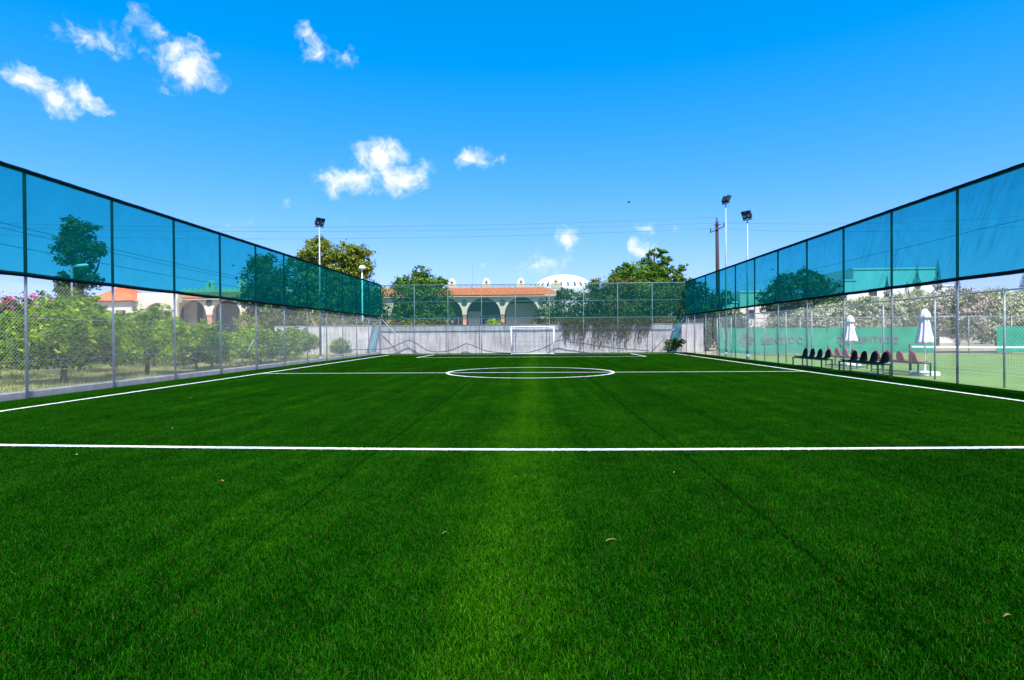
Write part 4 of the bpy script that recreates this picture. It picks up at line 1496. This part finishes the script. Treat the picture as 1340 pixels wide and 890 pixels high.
citrus_spec = [
    # x, y, height, radius, seed, rz, label
    (-15.2, 18.4, 3.4, 1.75, 1, 0, 'broad citrus tree filling the gap between the two nearest left posts'),
    (-17.9, 15.6, 2.75, 1.8, 2, 1, 'citrus tree at the left picture edge, in front of the pink bougainvillea'),
    (-14.9, 13.3, 2.6, 1.5, 3, 2, 'low citrus tree cut by the left picture edge, close to the kerb'),
    (-15.0, 22.2, 3.15, 1.6, 4, 3, 'citrus tree in front of the big arch of the left arcades'),
    (-13.7, 23.4, 2.45, 1.25, 2, 4, 'leaning citrus tree right beside the kerb and the doubled fence post'),
    (-14.9, 26.6, 2.2, 1.35, 3, 5, 'dark low citrus tree just right of the doubled fence post'),
    (-13.9, 29.4, 2.3, 1.3, 1, 2.2, 'pale citrus tree between the fourth and fifth left posts'),
    (-15.2, 31.6, 2.4, 1.35, 4, .7, 'citrus tree under the right arch of the left arcades'),
    (-14.2, 33.2, 2.2, 1.2, 2, 2.9, 'citrus tree just left of the left floodlight mast'),
    (-15.0, 36.6, 2.3, 1.35, 3, 4.1, 'citrus tree just right of the left floodlight mast'),
    (-13.6, 40.6, 1.55, .75, 1, 5.1, 'smallest citrus tree, in front of the end wall'),
    (-19.0, 19.6, 3.0, 1.75, 4, 1.2, 'citrus tree in the second row below the far left tree'),
    (-19.1, 24.0, 2.7, 1.6, 1, 3.3, 'second row citrus tree left of the tiled pavilion'),
    (-18.8, 28.4, 2.5, 1.5, 3, .4, 'second row citrus tree below the white pavilion'),
    (-18.7, 33.0, 2.4, 1.45, 2, 2.0, 'second row citrus tree below the middle arcades'),
    (-18.6, 38.0, 2.4, 1.45, 4, 5.5, 'second row citrus tree close to the dark tall trees'),
]
protos = {}
for (x, y, h, rad, sdd, rz, lb) in citrus_spec:
    if sdd not in protos:
        bl = citrus_proto(sdd, 3.0, 1.6)
        v, f, t = leaf_cloud(bl, 15000, .125, sdd * 11, shell=.5, clump=.15, per=24, width=.56, up=.8, zmin=.5)
        mc = np_mesh('crown', v, f, M['citrus'], t)
        mb = MB(); limb_tubes(mb, (0, 0, 0), (.05, .03, .85), bl, .085, sdd, 9)
        ro = empty('citrus_tree', (0, 0, 0), lb, 'citrus tree', 'citrus trees of the orchard')
        link('crown', mc, ro)
        mb.build('trunk', M['bark'], ro, origin=(0, 0, 0), smooth=True)
        protos[sdd] = ro
        o = ro
    else:
        o = copy_tree(protos[sdd])
        o['label'] = lb
    o.location = (x, y, -.02)
    o.scale = (rad / 1.6, rad / 1.6, .82 * h / 3.0)
    o.rotation_euler = (0, 0, rz)

# bougainvillea
tree('bougainvillea', (-27.0, 25.5, 0), 'large bougainvillea bush covered in pink flowers behind the orchard', 'bush',
     [(0, 0, 2.1, 2.6, 2, 1.7), (-3.2, .5, 2.4, 2.4, 2, 1.9), (2.4, 0, 1.8, 1.8, 1.6, 1.5), (-5.6, .6, 2.0, 2.2, 2, 1.8), (4.0, .5, 2.2, 1.3, 1.3, 1.2)], 9000, .14, (0, 0, 1.2), .12, 'dark_leaf', 71,
     flowers=('flower_magenta', 9000, .14), zmin=.1)
tree('leafy_tree', (-31.5, 28.5, 0), 'olive toned tree rising behind the pink bougainvillea', 'tree',
     [(0, 0, 3.6, 1.8, 1.8, 1.3), (1.5, 0, 3.9, 1.2, 1.2, .9), (-1.6, .3, 3.6, 1.4, 1.4, 1.2)], 4500, .16, (0, 0, 2), .16, 'olive_leaf', 72)
# slender tree behind left net
tree('slender_tree', (-30.3, 38, 0), 'slender leafy tree seen through the left shade net', 'tree',
     [(.1, 0, 8.6, .95, .95, 1.0), (-.3, 0, 7.3, 1.0, 1.0, 1.1), (1.2, 0, 7.2, .75, .75, .65), (0.3, 0, 6.0, .7, .7, .8), (-1.0, 0, 5.4, .6, .6, .5), (.9, 0, 5.2, .8, .7, .5), (-.6, 0, 4.6, .9, .8, .7), (-.2, 0, 3.6, 1.1, 1.0, .8)], 6500, .2, (0, 0, 5.6), .2, 'dark_leaf', 73, shell=.25)
# tall trees left of the end wall
gT = 'tall trees beyond the end wall'
tree('broad_tree', (-24.4, 52.5, 0), 'broad dark tree entirely behind the left shade net', 'tree',
     [(.3, 0, 6.4, 2.0, 2.2, 2.2), (-.7, 0, 5.0, 1.4, 1.5, 1.5), (1.6, 0, 5.4, 1.7, 1.6, 1.8), (-.4, 0, 7.9, 1.2, 1.2, .8), (-.8, .2, 3.8, 1.3, 1.3, 1.2), (1.0, 0, 3.4, 1.9, 2, 1.4)], 9000, .26, (0, 0, 3.2), .28, 'dark_leaf', 74, gT)
tree('tall_tree', (-20.0, 54, 0), 'tall light green tree left of the left floodlight mast', 'tree',
     [(0, 0, 8.9, 1.7, 1.6, 1.6), (-1.5, 0, 8.1, 1.2, 1.2, 1.1), (1.2, 0, 7.6, 1.5, 1.4, 1.5), (0, 0, 6.0, 2.2, 2, 1.8), (.3, 0, 10.0, .9, .9, .6), (0, 0, 4.0, 2.2, 2, 1.5)], 9500, .26, (0, 0, 4.5), .3, 'light_leaf', 75, gT, shell=.35)
tree('tall_tree', (-16.7, 53.5, 0), 'tall brownish green tree right of the left floodlight mast', 'tree',
     [(-.4, 0, 8.8, 1.35, 1.3, 1.1), (.75, 0, 8.5, 1.25, 1.2, 1.3), (.5, 0, 7.2, 1.3, 1.2, 1.1), (-.6, 0, 6.4, 1.6, 1.5, 1.4), (-.6, 0, 4.6, 1.9, 1.8, 1.6)], 8500, .24, (0, 0, 5), .27, 'light_leaf', 76, gT, shell=.35)
tree('rounded_tree', (-14.9, 51.5, 0), 'rounded dark tree below the white street lamp', 'tree',
     [(0, 0, 4.9, 1.7, 1.5, 1.4), (-1.3, 0, 4.0, 1.4, 1.3, 1.2), (1.2, 0, 3.6, 1.2, 1.1, 1.0), (0, 0, 3.0, 2.0, 1.6, 1.0)], 6000, .2, (0, 0, 2.4), .2, 'dark_leaf', 77, gT)
tree('evergreen_tree', (-10.7, 55, 0), 'dense green tree with pointed top in front of the arcades', 'tree',
     [(0, 0, 4.4, 2.35, 2, 2.0), (-1.3, 0, 5.4, 1.5, 1.4, 1.3), (1.3, 0, 5.3, 1.45, 1.4, 1.3), (0, 0, 6.4, 1.35, 1.3, .95), (.15, 0, 7.35, .75, .75, .75), (-1.7, 0, 6.35, .8, .8, .6), (1.75, 0, 6.4, .75, .7, .5), (-.5, 0, 3, 2.4, 2, 1.2), (1.6, 0, 3.4, 1.3, 1.3, 1.3)], 12000, .22, (0, 0, 3.4), .26, 'bright_leaf', 78, gT, shell=.5)
for (x, y, s_, mt, sdd, lb) in [(-12.9, 50, .85, 'olive_leaf', 80, 'olive toned shrub at the left foot of the pointed tree, above the wall'), (-17.3, 49.5, 1.0, 'light_leaf', 81, 'dry shrub above the wall behind the white street lamp'), (-21.5, 49.5, 1.1, 'olive_leaf', 82, 'dry shrub above the wall behind the left floodlight mast'), (-23.6, 49.8, 1.05, 'light_leaf', 83, 'dry shrub above the wall at its left end')]:
    tree('shrub', (x, y, 0), lb, 'shrub', [(0, 0, 2.0 * s_, 2.0, 1.0, .9), (1.4, 0, 2.3 * s_, 1.0, .8, .7), (-1.3, 0, 2.4 * s_, 1.0, .8, .8), (0, 0, 1.2, 2.2, 1, .9)], 4200, .16, (0, 0, .9), .08, mt, sdd, 'shrubs above the end wall')
tree('flowering_plant', (-4.1, 58, 0), 'small yellow green bush at the foot of the blue door arch', 'bush', [(0, 0, 2.3, .9, .7, .8), (.7, 0, 2.1, .6, .6, .6), (0, 0, 1.2, 1, .8, .9)], 1600, .2, (0, 0, 1), .06, 'citrus', 85)
# right cluster
gR2 = 'dense trees behind the right half of the wall'
tree('bushy_tree', (2.9, 50.5, 0), 'dark bushy tree just right of the goal, behind the end net', 'tree',
     [(0, 0, 3.6, 1.6, 1.2, 1.5), (-1.6, 0, 3.2, 1.2, 1, 1.2), (1.5, 0, 3.9, 1.3, 1.2, 1.2), (-.2, 0, 4.9, .8, .8, .6), (0, 0, 2.3, 2.6, 1.3, 1.0), (-2.4, 0, 2.2, .9, .8, .8)], 8000, .17, (0, 0, 2.2), .16, 'dark_leaf', 90, gR2, shell=.4)
tree('bushy_tree', (6.6, 50.8, 0), 'grey green bushy tree in the middle of the right cluster', 'tree',
     [(0, 0, 4.2, 1.7, 1.3, 1.6), (-1.2, 0, 5.3, 1.0, 1, .9), (1.1, 0, 5.5, 1.2, 1.0, .9), (0, 0, 2.6, 2.2, 1.3, 1.1)], 8000, .17, (0, 0, 2.4), .18, 'olive_leaf', 91, gR2, shell=.4)
tree('leafy_tree', (8.7, 54, 0), 'bright green leafy tree left of the open branched one', 'tree',
     [(0, 0, 6.6, 1.7, 1.5, 1.1), (-.9, 0, 6.2, 1.0, 1.1, .9), (1.3, 0, 6.5, 1.2, 1.2, 1.0), (0, 0, 5, 2.4, 2, 1.5), (-.4, 0, 7.3, .7, .7, .55)], 9000, .24, (0, 0, 4), .24, 'bright_leaf', 92, gR2, shell=.4)
tree('open_branched_tree', (11.3, 54.5, 0), 'tallest tree of the right cluster with open branches above the net', 'tree',
     [(-.9, 0, 8.1, .75, .7, .75), (.1, 0, 8.9, .75, .7, .4), (.7, 0, 8.2, .6, .6, .5), (.1, 0, 7.3, 1.1, 1, .7), (1.6, 0, 7.2, .8, .7, .4), (2.4, 0, 7.5, .55, .5, .25), (1.5, 0, 6.3, 1.0, .9, .6), (2.7, 0, 6.0, .8, .8, .5), (-.4, 0, 6.2, 1.5, 1.3, .9), (1.2, 0, 4.8, 2.2, 1.8, 1.3), (-.6, 0, 4.4, 1.6, 1.4, 1.2)], 10500, .22, (0.2, 0, 5.4), .22, 'bright_leaf', 93, gR2, nl=14, shell=.35)
tree('bushy_tree', (10.6, 50.6, 0), 'dark green bushy tree behind the right corner of the end net', 'tree',
     [(0, 0, 3.9, 2.0, 1.3, 1.5), (-1.4, 0, 3.3, 1.3, 1, 1.2), (1.5, 0, 4.3, 1.3, 1.2, 1.1), (0, 0, 2.3, 2.6, 1.3, 1.0)], 8000, .17, (0, 0, 2.2), .18, 'dark_leaf', 94, gR2, shell=.4)
tree('bushy_tree', (14.3, 49.5, 0), 'dark tree behind the corner of the right shade net, by the wooden pole', 'tree',
     [(0, 0, 3.6, 1.5, 1.3, 1.6), (-.8, 0, 4.9, 1.0, 1, .9), (1.3, 0, 4.4, .8, .8, .7), (0, 0, 2.2, 1.9, 1.3, 1.0)], 6000, .18, (0, 0, 2.2), .18, 'dark_leaf', 95, gR2, shell=.4)

# creeper hanging over the end wall
root = empty('hanging_creeper', (5.6, WY, 0), 'dark creeper spilling over the top of the grey wall right of the goal', 'creeper')
bl = []
g = random.Random(9)
for k in range(34):
    x = -3.4 + 6.8 * k / 33 + g.uniform(-.1, .1)
    dn = (.25 + .4 * math.sin(PI * (k + 2) / 37)) * g.uniform(.5, 1.3)
    bl.append((x, -.16 - .1 * g.random(), 2.32 - dn * .3, .26, .2, dn * .75))
    bl.append((x, .0, 2.5 + .2 * g.random(), .35, .38, .3))
v, f, t = leaf_cloud(bl, 9000, .11, 97, shell=.1, clump=.3, per=16, droop=1.0, width=.45)
link('leaves', np_mesh('leaves', v, f, M['dark_leaf'], t), root)
m = MB(); pts_ = []
for k in range(150):
    x = -3.3 + 6.6 * g.random(); l_ = g.uniform(.3, 1.0) * (.7 + 1.0 * math.sin(PI * (x + 3.6) / 7.2)) * (1 if g.random() < .75 else 1.35)
    y1 = -.16 - .26 * g.random(); dx = g.uniform(-.25, .08)
    p = smooth_path([(x, .1, 2.4), (x + g.uniform(-.05, .05), y1 * .8, 2.34), (x + dx * .5, y1, 2.15 - l_ * .5), (x + dx, y1 + .02, max(.12, 2.1 - l_))], 3)
    m.tube(p, [.01] * (len(p) - 1) + [.005], 4)
    pts_ += [(q.x, q.y, q.z, .035, .03, .1) for q in p[3:]]
m.build('stems', M['bark'], root, origin=(0, 0, 0))
v, f, t = leaf_cloud(pts_, 9000, .075, 98, shell=.1, clump=.3, per=8, droop=1.4, width=.38)
link('trailing_shoots', np_mesh('trailing_shoots', v, f, M['olive_leaf'], t), root)

# corner shrub
tree('shrub', (10.5, 44.9, 0), 'small round shrub in the right corner at the foot of the wall', 'shrub', [(-.25, 0, .5, .5, .3, .45), (.25, 0, .7, .5, .3, .3), (.6, 0, .8, .35, .25, .22), (-.1, 0, .85, .45, .3, .25)], 2600, .09, (0, 0, .3), .03, 'olive_leaf', 99)


# palms
def palm(loc, h, label, seed, fr=1.4, n=26):
    root = empty('palm_tree', loc, label, 'palm tree', 'palm trees behind the right cluster')
    g = random.Random(seed)
    m = MB(); m.tube([(0, 0, 0), (.05, 0, h * .5), (0, 0, h)], [.24, .2, .2], 10); m.build('trunk', M['bark'], root, origin=(0, 0, 0), smooth=True)
    vs = []; fs = []; tn = []
    for k in range(n):
        a_ = 2.4 * k + g.uniform(-.2, .2); el = R(80) - R(100) * (k / n) + g.uniform(-.1, .1)
        L = fr * g.uniform(.8, 1.1)
        p = Vector((0, 0, h)); prev = p
        d0 = Vector((math.cos(a_) * math.cos(el), math.sin(a_) * math.cos(el), math.sin(el)))
        for s_ in range(12):
            t = s_ / 11
            q = p + d0 * (L * t) - Vector((0, 0, L * .35 * t * t))
            sd_ = Vector((-math.sin(a_), math.cos(a_), 0))
            ll = .42 * math.sin(PI * (.15 + .8 * t)) * L * .6
            for sg in (1, -1):
                tip = q + sd_ * (sg * ll) + d0 * (ll * .55) - Vector((0, 0, ll * .3))
                w_ = d0 * .05
                b0 = len(vs)
                vs += [tuple(q - w_), tuple(q + w_), tuple(tip), tuple((q + tip) / 2 - w_ * .9)]
                fs.append((b0, b0 + 1, b0 + 2, b0 + 3)); tn.append(min(1, max(0, g.gauss(.5, .2))))
    link('crown', np_mesh('crown', np.array(vs), np.array(fs), M['palm'], np.array(tn)), root)
    return root


palm((7.0, 68, 0), 7.0, 'palm tree showing just above the net beside the white dome', 1)
palm((9.6, 70, 0), 7.3, 'palm tree touching the left edge of the right tree cluster', 2, 1.2)

# right: round tree, hedge, conifers
tree('round_tree', (22.2, 50, 0), 'dark round topped tree seen through the right shade net', 'tree',
     [(0, 0, 4.8, 2.4, 2, 1.6), (-1.9, 0, 4.3, 1.5, 1.4, 1.2), (2.0, 0, 4.5, 1.5, 1.4, 1.1), (.5, 0, 6.1, 1.0, 1, .75), (-.8, 0, 5.7, 1.2, 1.1, .7), (1.4, 0, 5.6, .9, .9, .6), (0, 0, 3.4, 3, 2, 1.2)], 10000, .22, (0, 0, 2.8), .26, 'dark_leaf', 110, shell=.5)
ol = [(15.3, 43.5, 1.5, 1.5, 'oleander', None, 'dull green bush above the first banner, beside the tall floodlight'),
      (18.0, 43, 1.7, 2.5, 'oleander', ('flower_white', 2000, .1), 'oleander bush with few cream flowers above the first banner'),
      (20.8, 42.5, 1.9, 3.45, 'oleander', ('flower_white', 6500, .11), 'cream flowering oleander behind the farther parasol'),
      (23.7, 42.4, 1.9, 3.9, 'oleander', ('flower_white', 6800, .11), 'cream flowering oleander above the second banner lettering'),
      (26.7, 42.4, 2.0, 4.3, 'oleander', ('flower_white', 7200, .11), 'cream flowering oleander behind the nearer parasol'),
      (29.3, 42.0, 1.7, 4.5, 'oleander', ('flower_pink', 5500, .11), 'oleander bush with pale pink flowers in the gap between banners'),
      (32.2, 42.2, 1.9, 4.4, 'oleander', ('flower_white', 6500, .11), 'cream flowering oleander above the plain banner at the right edge'),
      (35.4, 42.4, 2.0, 4.3, 'oleander', ('flower_white', 6500, .11), 'outermost cream oleander, cut by the right picture edge')]
for i, (x, y, rd, top, mt, fl, lb) in enumerate(ol):
    gg = random.Random(200 + i)
    bl = [(0, 0, top * .62, rd, 1.2, top * .34), (-.7 * rd, 0, top * .7, rd * .6, 1.0, top * .24), (.7 * rd, 0, top * .72, rd * .6, 1.0, top * .24), (gg.uniform(-.4, .4), -.3, top * .84, rd * .55, .9, top * .16), (0, -.4, top * .45, rd, .9, top * .25)]
    tree('oleander_bush', (x, y, 0), lb, 'bush', bl, 5200, .17, (0, 0, top * .3), .07, mt, 120 + i, 'oleander hedge behind the tennis court', nl=10, flowers=fl, width=.35, shell=.5)


def conifer(loc, h, r_, label, seed):
    root = empty('conifer', loc, label, 'conifer', 'conifers beyond the hedge')
    g = np.random.default_rng(seed)
    n = 2600
    lev = g.random(n) ** .8
    z = h * (.12 + .88 * lev)
    tier = .35 + .65 * np.abs(np.sin(lev * 17 + seed))
    rad = r_ * 1.35 * (1.02 - lev) * tier * np.sqrt(g.random(n))
    a_ = g.uniform(0, 6.28, n)
    pos = np.stack([rad * np.cos(a_), rad * np.sin(a_), z - rad * .25], 1)
    dirv = unit(np.stack([np.cos(a_), np.sin(a_), np.full(n, -.2)], 1) + g.normal(0, .3, (n, 3)))
    sd_ = unit(np.cross(dirv, g.normal(size=(n, 3))))
    L = (.4 * g.uniform(.6, 1.2, n) * (1.12 - lev))[:, None]
    v = np.empty((n, 4, 3)); v[:, 0] = pos; v[:, 1] = pos + dirv * L * .5 + sd_ * L * .16; v[:, 2] = pos + dirv * L; v[:, 3] = pos + dirv * L * .5 - sd_ * L * .16
    link('crown', np_mesh('crown', v.reshape(-1, 3), np.arange(4 * n).reshape(n, 4), M['dark_leaf'], np.clip(g.normal(.4, .2, n), 0, 1)), root)
    m = MB(); m.tube([(0, 0, 0), (0, 0, h * .95)], [.16, .02], 8); m.build('trunk', M['bark'], root, origin=(0, 0, 0))


conifer((38.0, 60, 0), 8.1, 0.86, 'pointed conifer in front of the white house corner', 1)
conifer((40.0, 60, 0), 8.6, 0.86, 'tallest pointed conifer just right of the white house', 2)
conifer((41.9, 60, 0), 7.2, 0.94, 'squat conifer right of the tallest one', 3)
conifer((33.9, 58, 0), 6.9, 0.65, 'thin conifer before the middle of the white house', 4)
conifer((36.1, 58.5, 0), 6.3, 0.94, 'low conifer left of the white house corner', 5)
conifer((48.2, 60, 0), 7.2, 1.01, 'dark conifer at the right picture edge', 6)
conifer((45.7, 60, 0), 5.9, 0.86, 'low conifer left of the one at the right edge', 7)

# far greenery that closes the view between the near things: each clump a tree of its own
gF = 'distant background trees'
for (x, y, h, rd, mt, sdd, lb) in [(-47, 70, 6.0, 4.5, 'dark_leaf', 301, 'distant dark tree beyond the pavilion on the far left'), (-56, 62, 5.0, 4.5, 'olive_leaf', 302, 'distant olive toned tree at the far left edge'), (-20, 75, 6.0, 4.5, 'dark_leaf', 303, 'distant dark tree behind the tall left trees'),
                                   (18, 62, 4.6, 3.4, 'dark_leaf', 304, 'distant dark tree behind the wooden utility pole'), (30, 56, 4.4, 3.4, 'olive_leaf', 305, 'distant olive tree between the round tree and the white house'), (56, 70, 5.2, 4.5, 'dark_leaf', 306, 'distant dark tree beyond the right picture edge'), (58, 52, 5.0, 5, 'olive_leaf', 308, 'broad olive tree outside the picture beyond the tennis court'), (70, 44, 5.5, 5.5, 'dark_leaf', 309, 'broad dark tree far outside the picture beyond the tennis court'), (47, 47, 4.6, 4.0, 'olive_leaf', 310, 'low olive tree behind the outermost oleander'), (-52, 44, 5.0, 5, 'dark_leaf', 311, 'dark tree beyond the orchard outside the left picture edge'), (12, 74, 6.2, 4, 'olive_leaf', 307, 'distant olive tree behind the right cluster')]:
    tree('background_tree', (x, y, 0), lb, 'tree', [(0, 0, h * .6, rd, rd * .6, h * .35), (-rd * .6, 0, h * .5, rd * .6, rd * .5, h * .35), (rd * .6, 0, h * .5, rd * .6, rd * .5, h * .35), (0, 0, h * .85, rd * .4, rd * .4, h * .15), (0, 0, h * .25, rd * 1.2, rd * .6, h * .25)], 5500, .34, (0, 0, h * .4), .22, mt, sdd, gF)


# dry grass of the orchard
def dry_grass():
    g = np.random.default_rng(21)
    n = 60000
    cl = np.stack([g.uniform(-30, -12.3, 2600), 10 + 36 * g.random(2600) ** 1.2], 1)
    ct = np.clip(g.normal(.62, .25, 2600), 0, 1)
    ci = g.integers(0, 2600, n)
    p = np.zeros((n, 3)); p[:, :2] = cl[ci] + g.normal(0, .16, (n, 2)); p[:, 0] = np.minimum(p[:, 0], -12.28); p[:, 2] = -.02
    a_ = g.uniform(0, 6.28, n); h = g.uniform(.06, .24, n) * (.6 + .8 * g.random(2600)[ci])
    sd_ = np.stack([np.cos(a_), np.sin(a_), np.zeros(n)], 1) * .008
    ln = g.normal(0, .05, (n, 2))
    v = np.empty((n, 3, 3)); v[:, 0] = p - sd_; v[:, 1] = p + sd_; v[:, 2] = p; v[:, 2, :2] += ln; v[:, 2, 2] += h
    t = np.clip(ct[ci] + g.normal(0, .12, n), 0, 1)
    o = link('dry_grass', np_mesh('dry_grass', v.reshape(-1, 3), np.arange(3 * n).reshape(n, 3), M['dry_grass'], t))
    tag(o, 'dry straw coloured grass under the orchard trees', 'grass', None, 'stuff')


dry_grass()

# fallen leaves on the turf
lf = [(-5.5, 6.84, .03, 'dry leaf left of centre just before the near penalty line, nearest the left edge'), (-3.05, 5.6, .028, 'curled dry leaf below the left part of the near penalty line'), (-.64, 4.13, .026, 'brown dry leaf lying left of the bright middle strip'),
      (.51, 4.02, .045, 'long thin dry leaf right of the bright middle strip'), (2.32, 2.98, .02, 'pale dry leaf in the lower right corner of the turf'), (-5.58, 8.82, .035, 'dry leaf beyond the near penalty line on the left'), (1.41, 5.99, .025, 'dry leaf just below the near penalty line right of centre'), (-7.9, 13.2, .045, 'tan dry leaf near the left touchline')]
for i, (x, y, s_, lb) in enumerate(lf):
    g = random.Random(400 + i)
    n = 8; vs = []; fs = []
    w_ = s_ * (.32 if i != 3 else .1)
    for k in range(n + 1):
        t = k / n
        ww = w_ * math.sin(PI * min(max(t, .03), .97)) ** .8
        zc = .024 + .008 * math.sin(PI * t * 1.2 + g.uniform(-.1, .1)) + .01 * t
        for q in (-1, 0, 1):
            vs.append((s_ * 2 * (t - .5), q * ww, zc + .35 * ww * abs(q)))
    for k in range(n):
        for q in range(2):
            b0 = k * 3 + q
            fs.append((b0, b0 + 1, b0 + 4, b0 + 3))
    m = MB(); m.add(vs, fs)
    o = m.build('dry_leaf', M['leaf_dry'], origin=(0, 0, 0), smooth=True)
    o.location = (x, y, 0); o.rotation_euler = (g.uniform(-.2, .2), 0, g.uniform(-.7, .7))
    tag(o, lb, 'leaf', 'dry leaves on the turf')

# a bird far above the wall
m = MB()
c = Vector((8.0, 50, 12.5))
m.tube([c + Vector((-.16, 0, 0)), c + Vector((-.05, 0, .01)), c + Vector((.08, 0, .015)), c + Vector((.17, 0, .02))], [.008, .04, .045, .01], 8)
for sg in (1, -1):
    m.add([tuple(c + Vector(q)) for q in ((-.05, 0, .03), (.07, 0, .03), (.05, sg * .2, .1), (-.02, sg * .38, .05), (-.06, sg * .2, .09))], [(0, 1, 2, 4), (4, 2, 3)])
tag(m.build('bird', M['bird'], origin=tuple(c)), 'tiny dark bird flying in the sky above the end wall', 'bird')
